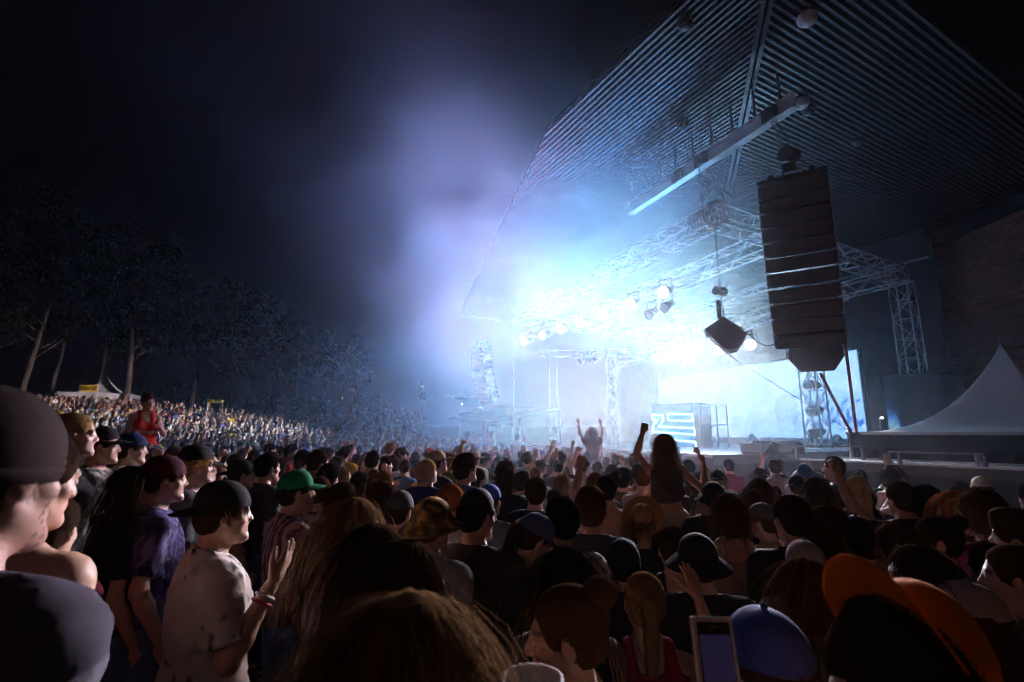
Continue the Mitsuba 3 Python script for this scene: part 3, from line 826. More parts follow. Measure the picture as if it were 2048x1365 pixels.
pagoda('pale peaked tent with dark side walls at the right edge of the stage', (9.93, 10.0), 2.07, math.radians(29), 2.0, 3.70)
ft = at_y(208, 790, 40.0)
zg_ft = float(ground_z(ft[0], ft[1]))
pagoda('small white peaked tent at the top of the slope behind the yellow first aid sign', ft[:2], 2.2, math.radians(24), zg_ft + 2.25, at_y(208, 752, 40.0)[2], walls=(1, 2, 3), wall_mat='mat_canvas', zg=zg_ft, valance=0.45)
fl = thing('tent_lamp', 'bright white strip lamp inside the small white tent', 'lamp')
lm = trimesh.creation.box((1.2, 0.08, 0.05))
part(fl, 'tube', {**mikit.ply(lm, 'mat_white', to_world=tw(M(None, (ft[0] - 0.3, ft[1] + 0.3, zg_ft + 2.02)))), 'emitter': emit((30, 31, 34))})
part(fl, 'holder', mikit.ply(cbox(1.3, 0.12, 0.04, 0.01), 'mat_steel', to_world=tw(M(None, (ft[0] - 0.3, ft[1] + 0.3, zg_ft + 2.08)))))


def sign(label, text, u, v, y, w, h, yaw, posts=None, bold=True):
    t = thing('sign', label, 'sign')
    p = at_y(u, v, y)
    Fm = rz(yaw) @ rx(math.pi / 2)
    part(t, 'board', mikit.ply(cbox(w, h, 0.04, 0.008), 'mat_yellow', to_world=tw(M(Fm, p))))
    if text:
        m = meshkit.text_mesh(text, h * 0.52, 0.01, bold)
        b = m.bounds
        s = min(1.0, w * 0.90 / (b[1][0] - b[0][0]))
        m.apply_scale((s, 1, 1))
        m.apply_translation((-(m.bounds[0][0] + m.bounds[1][0]) / 2, -(b[0][1] + b[1][1]) / 2, 0.021))
        part(t, 'lettering', mikit.ply(m, 'mat_ink', to_world=tw(M(Fm, p))))
    for s in (-1, 1):
        q = p + Fm[:, 0] * s * (w / 2 - 0.03)
        g = float(ground_z(q[0], q[1]))
        part(t, 'post', rod((q[0], q[1] + 0.05, g), (q[0], q[1] + 0.05, p[2] + h / 2 - 0.02), 0.04, 'mat_white'))
    return t


sign('yellow FIRST AID sign in front of the small white tent', 'FIRST AID', 177, 777, 31.5, 0.95, 0.40, math.radians(20))
sign('yellow FREE WATER sign on two tall posts at the top of the crowd', 'FREE WATER', 430, 803, 33.0, 0.95, 0.22, math.radians(10))
sign('small plain yellow sign right of the free water sign', '', 463, 841, 30.0, 0.36, 0.20, math.radians(10))

# far side of the stage
ed = thing('ramp_canopy', 'long pale lit canopy edge sloping away at the left of the stage', 'canopy')
c0, c1 = at_y(1120, 821, 21.5), at_y(976, 846, 27.0)
part(ed, 'edge', bar(c0, c1, 0.10, 0.16, 'mat_beam'))
part(ed, 'sheet', mikit.ply((np.array([c0 + UP * 0.1, c1 + UP * 0.1, c1 + np.array((-2.6, 2.6, 0.25)), c0 + np.array((-2.6, 2.6, 0.25))]), np.array([(0, 1, 2, 3)])), 'mat_steel'))
for k in (0.0, 0.5, 1.0):
    q = c0 + (c1 - c0) * k
    part(ed, 'post', rod((q[0], q[1] + .03, -0.5), q, 0.05, 'mat_steel'))
for u, v0, v1, y, lab in ((1027, 720, 852, 22.5, 'thin pole left of the stage, rising through the smoke'), (1100, 722, 850, 23.0, 'thin pole near the left end of the level girder'), (1115, 720, 850, 23.0, 'thin pole just right of another at the left of the stage')):
    t = thing('pole', lab, 'pole')
    a, b = at_y(u, v1, y), at_y(u, v0, y)
    a[2] = -0.4
    part(t, 'shaft', rod(a, (a[0], a[1], b[2]), 0.035, 'mat_alu'))
    part(t, 'base', bar(a, a + UP * 0.3, 0.3, 0.3, 'mat_steel', (1, 0, 0)))
mp = np.array((-5.2, 28.0, 4.4))  # added mast and wash lamps: light the slope from outside the dense smoke
lm_ = thing('added_lamp_mast', 'dark added mast for the slope wash lamps beyond the far speaker column', 'lamp mast')
part(lm_, 'pole', rod((mp[0] + 0.15, mp[1] + 0.15, -0.4), mp + np.array((0.15, 0.15, 0.3)), 0.05, 'mat_steel'))
lamp('added_wash_lamp', 'dark wash lamp added on the mast left of the stage to light the slope', None, mp, (-18, 24.5, -0.5), 0.16, None, 'stage lamp', spot=(HILL_SPOT * 0.40, (-18.0, 24.5, 0.3), 26))
lamp('added_wash_lamp', 'second dark wash lamp added on the mast to light the white tent', None, mp + np.array((0.05, 0.25, -0.5)), (-29, 36.0, 2.6), 0.16, None, 'stage lamp', spot=(HILL_SPOT * 0.30, (-28.0, 35.0, 2.8), 17))
for k, (x_, y_, tgt) in enumerate(((7.4, 24.2, (-1.0, 18.0, 6.2)), (9.6, 20.4, (0.3, 15.5, 7.6)), (11.2, 17.6, (2.4, 15.5, 8.0)), (8.6, 22.4, (0.0, 16.0, 3.6)))):  # added unseen lamps that light the smoke blue from the stage floor
    lamp('added_floor_lamp', f'unseen wash lamp added on the stage floor to light the smoke, {("left", "second", "right", "third")[k]} of four', None, (x_, y_, FLOOR + 0.28), tgt, 0.15, None, 'stage lamp', hang=-0.12, spot=(SMOKE_SPOT, tgt, 30))
lamp('added_floor_lamp', 'unseen magenta wash lamp added at the stage front to tint the crowd haze', None, (4.1, 14.6, FLOOR + 0.28), (-0.5, 8.0, 2.3), 0.15, None, 'stage lamp', hang=-0.12, spot=(MAGENTA_SPOT * 0.22, (-0.5, 8.0, 2.4), 48))  # added lamp, gives the haze over the crowd its purple
lamp('added_floor_lamp', 'unseen magenta wash lamp added at the stage edge to tint the upper smoke', None, (1.6, 20.6, FLOOR + 0.28), (-6.5, 10.5, 16.0), 0.15, None, 'stage lamp', hang=-0.12, spot=(MAGENTA_SPOT, (-6.5, 10.0, 16.0), 30))  # added lamp, turns the outer smoke purple
lamp('added_floor_lamp', 'unseen blue wash lamp added behind the right lattice tower to tint the haze', None, (12.4, 16.4, FLOOR + 0.28), (15.2, 20.5, 5.0), 0.15, None, 'stage lamp', hang=-0.12, spot=(BLUE_SPOT, (15.0, 20.0, 5.0), 50))  # added lamp, brings blue into the haze right of the screen wall
stall = thing('stall', 'small distant stall with pale lit counter left of the far speaker column', 'stall')
sq = at_y(945, 816, 42.0)
gz = float(ground_z(sq[0], sq[1]))
part(stall, 'counter', mikit.ply(cbox(2.4, 1.2, 0.35, 0.02), 'mat_white', to_world=tw(M(None, (sq[0], sq[1], sq[2] - 0.2)))))
part(stall, 'body', mikit.ply(cbox(2.2, 1.6, max(sq[2] - gz, 1.0), 0.02), 'mat_dark_cloth', to_world=tw(M(None, (sq[0], sq[1] + 0.3, (sq[2] + gz) / 2 - 0.45)))))
part(stall, 'roof', mikit.ply(cbox(2.8, 2.0, 0.08, 0.02), 'mat_dark_cloth', to_world=tw(M(None, (sq[0], sq[1] + 0.3, sq[2] + 0.85)))))
for k, (u, v, y, c, lab) in enumerate(((685, 797, 52, (3.0, 1.3, 0.5), 'tiny orange lamp far off among the dark trees'), (805, 817, 50, (3.2, 3.0, 3.4), 'tiny white lamp far off beyond the crowd'), (695, 862, 44, (2.5, 1.8, 1.0), 'tiny warm lamp just above the far crowd'),
                                       (924, 808, 41.5, (7.0, 7.5, 7.5), 'small white lamp on the distant stall, left'), (961, 816, 41.2, (5.0, 6.0, 6.0), 'small white lamp on the distant stall, right'), (1764, 836, 15.9, (26, 27, 30), 'small bright lamp by the black plinth'))):
    t = thing('small_lamp', lab, 'lamp')
    s_ = trimesh.creation.icosphere(1, 0.07 if y > 20 else 0.035)
    p = at_y(u, v, y)
    part(t, 'bulb', {**mikit.ply(s_, 'mat_white', to_world=tw(M(None, p))), 'emitter': emit(c)})
    part(t, 'bracket', rod(p + np.array((0, 0.10, 0)), (p[0], p[1] + 0.10, float(ground_z(p[0], p[1])) if y > 20 else FLOOR), 0.02, 'mat_steel'))

# flood lamp on a mast behind the photographer: its warm light lies on the backs, the tent and the trees
fm = thing('flood_mast', 'tall mast with warm flood lamp behind the crowd', 'lamp mast')
fp = np.array((-9.0, -15.0, 8.5))
part(fm, 'mast', rod((fp[0], fp[1] - 0.2, 0), fp - np.array((0, 0.2, 0)), 0.09, 'mat_steel'))
FF = frame(np.array((3.0, 9.0, 1.0)) - fp)
part(fm, 'housing', mikit.ply(cbox(1.1, 0.7, 0.25, 0.03).apply_translation((0, 0, -0.14)), 'mat_steel', to_world=tw(M(FF, fp))))
part(fm, 'panel', {**mikit.ply(trimesh.Trimesh([(-.5, -.3, 0), (.5, -.3, 0), (.5, .3, 0), (-.5, .3, 0)], [(0, 1, 2), (0, 2, 3)], process=False), 'mat_white', to_world=tw(M(FF, fp))), 'emitter': emit(np.array(WARM_FLOOD) * FLOOD_POWER)})
# ------------------------------------------------------------------ people: bodies from blended distance fields


class Field:
    """a signed distance grid on uneven axes; shapes blend into it"""

    def __init__(s, xs, ys, zs):
        s.ax = [np.asarray(a, np.float32) for a in (xs, ys, zs)]
        s.F = np.full([len(a) for a in s.ax], 1.0, np.float32)

    def window(s, lo, hi):
        w = [slice(max(0, np.searchsorted(a, l) - 1), np.searchsorted(a, h) + 1) for a, l, h in zip(s.ax, lo, hi)]
        x, y, z = (a[i] for a, i in zip(s.ax, w))
        return tuple(w), x[:, None, None], y[None, :, None], z[None, None, :]

    def put(s, d, w, k):
        f = s.F[w]
        if k <= 0:
            s.F[w] = np.minimum(f, d)
        else:
            h = np.clip(0.5 + 0.5 * (f - d) / k, 0, 1)
            s.F[w] = f + (d - f) * h - k * h * (1 - h)

    def cut(s, d, w, k):
        f = s.F[w]
        h = np.clip(0.5 - 0.5 * (f + d) / k, 0, 1)
        s.F[w] = f + (-d - f) * h + k * h * (1 - h)

    def ell(s, c, r, k=0.02, rot=None, cut=False, grow=0.0):
        c, r = np.asarray(c, float), np.asarray(r, float) + grow
        m = (r.max() if rot is not None else r) + k + 0.04
        w, x, y, z = s.window(c - m, c + m)
        if 0 in s.F[w].shape:
            return
        x, y, z = x - c[0], y - c[1], z - c[2]
        if rot is not None:
            x, y, z = (rot[0, i] * x + rot[1, i] * y + rot[2, i] * z for i in range(3))
        a = np.sqrt((x / r[0]) ** 2 + (y / r[1]) ** 2 + (z / r[2]) ** 2) + 1e-6
        b = np.sqrt((x / r[0] ** 2) ** 2 + (y / r[1] ** 2) ** 2 + (z / r[2] ** 2) ** 2) + 1e-6
        d = a * (a - 1) / b
        (s.cut if cut else s.put)(d, w, k)

    def cap(s, a, b, ra, rb, k=0.02, flat=1.0, grow=0.0, cut=False, t1=1.0):
        """a tapered capsule; flat < 1 squeezes it along y about its start; t1 < 1 ends it early with a flat end"""
        a, b = np.asarray(a, float), np.asarray(b, float)
        ra, rb = ra + grow, rb + grow
        m = max(ra, rb) + k + 0.04
        w, x, y, z = s.window(np.minimum(a, b) - m, np.maximum(a, b) + m)
        if 0 in s.F[w].shape:
            return
        e = b - a
        px_, py_, pz_ = x - a[0], (y - a[1]) / flat, z - a[2]
        ee = np.array((e[0], e[1] / flat, e[2]))
        q = ee @ ee + 1e-9
        t = (px_ * ee[0] + py_ * ee[1] + pz_ * ee[2]) / q
        tc = np.clip(t, 0, 1)
        d = np.sqrt((px_ - ee[0] * tc) ** 2 + (py_ - ee[1] * tc) ** 2 + (pz_ - ee[2] * tc) ** 2) - (ra + (rb - ra) * tc)
        d = d * (flat if flat < 1 else 1)
        if t1 < 1:
            d = np.maximum(d, (t - t1) * math.sqrt(q))
        (s.cut if cut else s.put)(d, w, k)

    def mesh(s):
        return nets(s.F, s.ax)


def nets(F, ax):
    """surface nets: one vertex in every cell that the zero level crosses"""
    ins = F < 0
    n = np.array(F.shape) - 1
    cnt = np.zeros(n, np.int16)
    pos = np.zeros((*n, 3), np.float32)
    for axis in range(3):
        o = [i for i in range(3) if i != axis]
        lo, hi = [slice(None)] * 3, [slice(None)] * 3
        lo[axis], hi[axis] = slice(0, -1), slice(1, None)
        a, b = F[tuple(lo)], F[tuple(hi)]
        cr = (a < 0) != (b < 0)
        t = np.where(cr, a / np.where(cr, a - b, 1), 0)
        for d0 in (0, 1):
            for d1 in (0, 1):
                sl = [slice(None)] * 3
                sl[o[0]] = slice(d0, d0 + n[o[0]])
                sl[o[1]] = slice(d1, d1 + n[o[1]])
                c = cr[tuple(sl)]
                cnt += c
                pos[..., axis] += np.where(c, t[tuple(sl)], 0)
                if d0:
                    pos[..., o[0]] += c
                if d1:
                    pos[..., o[1]] += c
    idx = np.full(n, -1, np.int64)
    on = cnt > 0
    idx[on] = np.arange(on.sum())
    base = np.argwhere(on)
    g = base + pos[on] / cnt[on][:, None]
    v = np.stack([np.interp(g[:, i], np.arange(len(ax[i])), ax[i]) for i in range(3)], 1)
    quads = []
    for axis in range(3):
        o = [(axis + 1) % 3, (axis + 2) % 3]
        lo, hi = [slice(None)] * 3, [slice(None)] * 3
        lo[axis], hi[axis] = slice(0, -1), slice(1, None)
        a, b = ins[tuple(lo)], ins[tuple(hi)]
        e = np.argwhere(a != b)
        ok = (e[:, o[0]] > 0) & (e[:, o[1]] > 0) & (e[:, o[0]] < n[o[0]]) & (e[:, o[1]] < n[o[1]])
        e = e[ok]
        sgn = a[tuple(e.T)]
        q = []
        for d0, d1 in ((0, 0), (1, 0), (1, 1), (0, 1)):
            c = e.copy()
            c[:, o[0]] -= d0
            c[:, o[1]] -= d1
            q.append(idx[tuple(c.T)])
        q = np.stack(q, 1)
        quads.append(np.where(sgn[:, None], q, q[:, ::-1]))
    q = np.vstack(quads)
    return v, np.vstack([q[:, [0, 1, 2]], q[:, [0, 2, 3]]])


def axis(lo, hi, fine, coarse, h, H):
    """grid positions: step h between fine[0] and fine[1], step H outside"""
    a = np.arange(fine[0], fine[1] + h / 2, h)
    l = np.arange(a[0] - H, lo - H, -H)[::-1] if lo < a[0] else []
    r = np.arange(a[-1] + H, hi + H, H) if hi > a[-1] else []
    return np.concatenate([l, a, r])


# ---- skeleton, metres, facing +y, right hand at +x


def skeleton(fem=False, arms=('down', 'down'), lean=0.0, wide=1.0, seat=False):
    sw = (0.150 if fem else 0.174) * wide
    J = dict(sw=sw, fem=fem, wide=wide, seat=seat)
    ARM = {
        'down': ((0.06, -0.03, -0.28), (0.05, 0.08, -0.53)), 'in': ((0.03, 0.02, -0.28), (-0.06, 0.20, -0.38)),
        'chest': ((0.05, 0.04, -0.27), (-0.04, 0.20, -0.10)), 'up': ((0.10, 0.10, 0.22), (0.04, 0.20, 0.44)),
        'up2': ((0.16, 0.06, 0.20), (0.20, 0.10, 0.45)), 'fist': ((0.10, 0.18, 0.10), (0.06, 0.22, 0.34)),
        'fwd': ((0.06, 0.22, -0.12), (0.0, 0.40, 0.02)), 'phone': ((0.02, 0.20, -0.12), (-0.10, 0.33, 0.10)),
        'side': ((0.25, 0.02, -0.10), (0.30, 0.10, 0.14)), 'back': ((0.10, -0.12, -0.25), (0.02, -0.02, -0.48)),
        'face': ((0.08, 0.14, -0.23), (-0.06, 0.22, 0.02)), 'out': ((0.20, 0.06, -0.20), (0.36, 0.16, -0.12)), 'wave': ((0.20, 0.10, 0.12), (0.12, 0.16, 0.40)),
    }
    J['S'], J['E'], J['W'], J['arm'] = [], [], [], arms
    for s, a in zip((-1, 1), arms):
        S = np.array((s * sw, -0.012, 1.392))
        e, w = ARM[a] if isinstance(a, str) else a
        J['S'].append(S)
        J['E'].append(S + np.array((s * e[0], e[1], e[2])))
        J['W'].append(S + np.array((s * w[0], w[1], w[2])))
    return J


HEADC = np.array((0, 0.018, 1.622))


def put_torso(f, J, g=0.0, loose=0.0, k=0.05, bust=True):
    w, fem = J['wide'], J['fem']
    f.ell((0, -0.005, 0.95), ((0.172 if fem else 0.163) * w + loose, 0.118 * w + loose * 1.3, 0.13), k, grow=g)
    f.cap((0, 0.0, 1.02), (0, 0.0, 1.2), (0.128 if fem else 0.148) * w + loose * 1.5, (0.128 if fem else 0.150) * w + loose, k, flat=0.72, grow=g)
    f.ell((0, 0.0, 1.27), ((0.142 if fem else 0.163) * w + loose * .6, 0.112 * w + loose * .6, 0.17), k, grow=g)
    for s in (-1, 1):
        f.cap((s * 0.05, -.014, 1.415), (s * (J['sw'] - .02), -.012, 1.396), 0.050, 0.048, k, grow=g)
    for s in (-1, 1):
        f.ell((s * 0.075, -0.075, 1.33), (0.070, 0.040, 0.10), 0.04, grow=g)
        if fem and bust:
            f.ell((s * 0.075, 0.095, 1.25), (0.062, 0.055, 0.060), 0.03, grow=g)


def put_neck(f, J, R, g=0.0):
    r = 0.046 if J['fem'] else 0.057
    for s in (-1, 1):
        f.cap((s * 0.105, -0.024, 1.418), (s * 0.028, -0.02, 1.50), 0.036, 0.034, 0.045, grow=g)
    f.cap((0, -0.018, 1.43), HEADC + R @ np.array((0, -0.022, -0.055)), r * 1.06, r, 0.03, grow=g)


def put_arm(f, J, i, g=0.0, k=0.025, upto=2.0, loose=0.0, hand=True):
    S, E, W = J['S'][i], J['E'][i], J['W'][i]
    q = 0.86 if J['fem'] else 1.0
    f.ell(S, np.array((0.058, 0.058, 0.062)) * q, 0.05, grow=g + loose)
    f.cap(S, E, 0.050 * q + loose, 0.040 * q + loose, k, grow=g, t1=min(1.0, upto))
    if upto > 1:
        f.cap(E, W, 0.042 * q + loose, 0.026 * q + loose, k, grow=g, t1=min(1.0, upto - 1))


def put_legs(f, J, g=0.0, loose=0.0, feet=True, upto=2):
    for s in (-1, 1):
        h, n, a = np.array((s * 0.088, 0, 0.92)), np.array((s * 0.095, 0.015, 0.50)), np.array((s * 0.105, -0.02, 0.09))
        if J.get('seat'):                       # astride somebody's shoulders
            n, a = np.array((s * 0.150, 0.36, 0.89)), np.array((s * 0.125, 0.36, 0.47))
        f.cap(h, n, 0.094 + loose, 0.058 + loose, 0.04, grow=g)
        if upto > 1:
            f.cap(n, a, 0.058 + loose, 0.038 + loose, 0.03, grow=g)
        if feet:
            f.cap(a + (0, -0.02, -0.05), a + (s * 0.02, 0.15, -0.055), 0.036, 0.030, 0.03, grow=g)


def put_head(f, R, C=HEADC, fine=True, fem=False, g=0.0):
    def P(x, y, z):
        return C + R @ np.array((x, y, z))

    j = 0.93 if fem else 1.0
    f.ell(P(0, -0.012, 0.036), (0.074, 0.092, 0.088), 0.02, R, grow=g)
    f.ell(P(0, 0.030, -0.035), (0.056 * j, 0.060, 0.083), 0.03, R, grow=g)
    for s in (-1, 1):
        f.cap(P(s * 0.052 * j, 0.0, -0.048), P(s * 0.016, 0.070, -0.098), 0.016, 0.017, 0.03, grow=g)
        f.ell(P(s * 0.044, 0.052, -0.022), (0.022, 0.022, 0.018), 0.02, R)
        f.ell(P(s * 0.076, -0.008, -0.004), (0.010, 0.021, 0.033), 0.008, R @ rz(-s * 0.35) @ rx(-0.15))
    f.ell(P(0, 0.080, -0.097), (0.022, 0.018, 0.017), 0.02, R, grow=g)
    if fine:
        f.cap(P(-0.036, 0.075, 0.024), P(0.036, 0.075, 0.024), 0.012, 0.012, 0.015)
        for s in (-1, 1):
            f.ell(P(s * 0.031, 0.098, 0.003), (0.019, 0.016, 0.011), 0.012, R, cut=True)
            f.ell(P(s * 0.031, 0.078, 0.003), (0.013, 0.012, 0.011), 0.003, R)
            if True:
                f.ell(P(s * 0.090, -0.002, -0.002), (0.006, 0.009, 0.018), 0.006, R @ rz(-s * 0.35), cut=True)
    f.cap(P(0, 0.084, 0.012), P(0, 0.1035, -0.024), 0.0075, 0.0115, 0.014)
    if fine:
        for s in (-1, 1):
            f.ell(P(s * 0.012, 0.096, -0.030), (0.010, 0.011, 0.009), 0.008, R)
        f.cap(P(-0.020, 0.083, -0.053), P(0.020, 0.083, -0.053), 0.0065, 0.0065, 0.008)
        f.cap(P(-0.017, 0.083, -0.064), P(0.017, 0.083, -0.064), 0.0075, 0.0075, 0.008)
        f.cap(P(-0.022, 0.098, -0.0585), P(0.022, 0.098, -0.0585), 0.002, 0.002, 0.004, cut=True)


# ---- hands: palm along +z, back of the hand to -y, thumb to +x (a left hand seen from its back)
HAND = {}


def hand_mesh(pose, h=0.0042):
    if (pose, h) in HAND:
        return HAND[pose, h]
    f = Field(np.arange(-0.085, 0.105, h), np.arange(-0.05, 0.125, h), np.arange(-0.05, 0.215, h))
    f.cap((0, 0, -0.035), (0, 0, 0.012), 0.0265, 0.029, 0.02, flat=0.75)
    f.cap((-0.022, 0, 0.03), (-0.026, 0.0, 0.085), 0.019, 0.016, 0.02, flat=0.75)
    f.cap((0.020, 0, 0.03), (0.024, 0.0, 0.088), 0.021, 0.016, 0.02, flat=0.75)
    f.cap((0, -0.002, 0.03), (0, -0.003, 0.088), 0.020, 0.016, 0.02, flat=0.75)
    CURL = {'open': (0.15, 0.12, 0.10, 0.16), 'relax': (0.55, 0.6, 0.7, 0.8), 'fist': (1.5, 1.5, 1.5, 1.5), 'horns': (0.1, 1.5, 1.5, 0.15), 'point': (0.08, 1.35, 1.45, 1.5), 'cup': (0.9, 0.95, 1.0, 1.05), 'two': (0.1, 0.1, 1.45, 1.5)}[pose]
    for i, (x, L, r) in enumerate(((0.030, 0.072, 0.0092), (0.010, 0.080, 0.0095), (-0.011, 0.074, 0.0090), (-0.030, 0.058, 0.0082))):
        a = CURL[i]
        sp = (1.5 - i) * 0.07 * max(0, 1 - a)
        p, ang = np.array((x, -0.002, 0.086 - (0.006, 0, 0.003, 0.012)[i])), 0.0
        for part_, (fr, da) in enumerate(((0.46, 0.75), (0.30, 1.05), (0.24, 0.7))):
            ang += a * da
            d = np.array((sp * math.cos(ang), math.sin(ang), math.cos(ang)))
            q = p + d / np.linalg.norm(d) * L * fr
            f.cap(p, q, r * (1 - 0.07 * part_), r * (0.93 - 0.07 * part_), 0.006 if part_ else 0.010)
            p = q
    c = {'open': 0, 'relax': .4, 'fist': 1, 'horns': 1, 'point': 1, 'cup': .6, 'two': 1}[pose]
    t0 = np.array((0.030, 0.004, 0.022))
    t1 = np.array((0.058 - 0.012 * c, 0.016 + 0.022 * c, 0.056))
    t2 = np.array((0.078 - 0.044 * c, 0.020 + 0.030 * c, 0.086 - 0.012 * c))
    t3 = np.array((0.090 - 0.080 * c, 0.022 + 0.030 * c, 0.108 - 0.030 * c))
    for a, b, r in ((t0, t1, 0.0135), (t1, t2, 0.0112), (t2, t3, 0.0098)):
        f.cap(a, b, r, r * 0.92, 0.010)
    HAND[pose, h] = f.mesh()
    return HAND[pose, h]


def placed_hand(pose, W, d, palm, left, h, s=1.0):
    """a hand at wrist W pointing along d, its palm towards the direction palm; left or right"""
    v, fc = hand_mesh(pose, h)
    z = np.asarray(d, float) / np.linalg.norm(d)
    y = np.asarray(palm, float)
    y = y - z * (y @ z)
    y /= np.linalg.norm(y) + 1e-9
    x = np.cross(y, z)
    if left:                                # thumb side by handedness
        return v @ (np.stack([x, y, z]) * s) + W, fc
    return v * (-1, 1, 1) @ (np.stack([x, y, z]) * s) + W, fc[:, ::-1]


# ---- colours
SKIN = {'pale': (0.62, 0.40, 0.31), 'fair': (0.54, 0.33, 0.24), 'tan': (0.42, 0.245, 0.165), 'brown': (0.20, 0.105, 0.065)}
HAIRC = {'black': (0.012, 0.010, 0.010), 'dark': (0.030, 0.018, 0.012), 'brown': (0.060, 0.032, 0.018), 'light': (0.145, 0.082, 0.040), 'blond': (0.36, 0.225, 0.095), 'ginger': (0.20, 0.065, 0.022), 'grey': (0.25, 0.23, 0.22)}
CLOTH = {'black': (0.014, 0.013, 0.015), 'charcoal': (0.050, 0.048, 0.052), 'grey': (0.26, 0.25, 0.26), 'white': (0.74, 0.72, 0.71), 'cream': (0.60, 0.53, 0.44), 'navy': (0.018, 0.026, 0.085), 'blue': (0.035, 0.070, 0.36),
         'red': (0.46, 0.022, 0.020), 'maroon': (0.15, 0.012, 0.030), 'green': (0.012, 0.16, 0.060), 'olive': (0.085, 0.080, 0.035), 'orange': (0.72, 0.20, 0.020), 'yellow': (0.74, 0.44, 0.035), 'pink': (0.62, 0.25, 0.30),
         'purple': (0.16, 0.085, 0.36), 'denim': (0.080, 0.13, 0.26), 'beige': (0.44, 0.34, 0.24), 'brown': (0.13, 0.070, 0.038), 'sky': (0.16, 0.42, 0.70)}


def vary(v, c, amp=0.12, scale=9.0, seed=0):
    n = meshkit.fbm(np.asarray(v) * scale + seed, 3, seed=seed) - 0.5
    return np.clip(np.asarray(c)[None, :] * (1 + amp * 2 * n)[:, None], 0.002, 0.95)


def skin_colour(v, tone, R, beard=0.0, hairc=(0.03, 0.02, 0.015), brows=True):
    """skin tone with lips, brows and eyes where they are, by the head's own frame"""
    c = vary(v, SKIN[tone], 0.10, 14.0, 3)
    p = (v - HEADC) @ R
    face = (p[:, 1] > 0.045) & (np.abs(p[:, 0]) < 0.075) & (np.abs(p[:, 2]) < 0.13)
    x, y, z = p[:, 0], p[:, 1], p[:, 2]
    lip = face & (np.abs(x) < 0.026) & (np.abs(z + 0.0585) < 0.014) & (y > 0.078)
    c[lip] = c[lip] * (0.86, 0.52, 0.55)
    eye = face & (((np.abs(x) - 0.031) / 0.013) ** 2 + ((z - 0.003) / 0.007) ** 2 < 1) & (y > 0.07)
    iris = eye & (np.abs(np.abs(x) - 0.031) < 0.006)
    c[eye] = (0.62, 0.58, 0.56)
    c[iris] = (0.03, 0.022, 0.018)
    if brows:
        br = face & (np.abs(np.abs(x) - 0.032) < 0.019) & (np.abs(z - 0.027 - 0.10 * (0.03 - np.abs(np.abs(x) - 0.030))) < 0.0055)
        c[br] = np.asarray(hairc) * 0.7 + c[br] * 0.15
    c[v[:, 2] < 0.10] = (0.03, 0.028, 0.028)
    if beard > 0:
        n = meshkit.noise(p * 160)
        bd = face & (z < -0.030) & ~lip & (n < beard)
        c[bd] = c[bd] * 0.35 + np.asarray(hairc) * 0.5
    return c


def welded(parts):
    vs, fs, n = [], [], 0
    for v, f in parts:
        vs.append(v)
        fs.append(np.asarray(f) + n)
        n += len(v)
    return np.vstack(vs), np.vstack(fs)


# ---- hair: a blended cap with grooves, and ribbons of hair along it


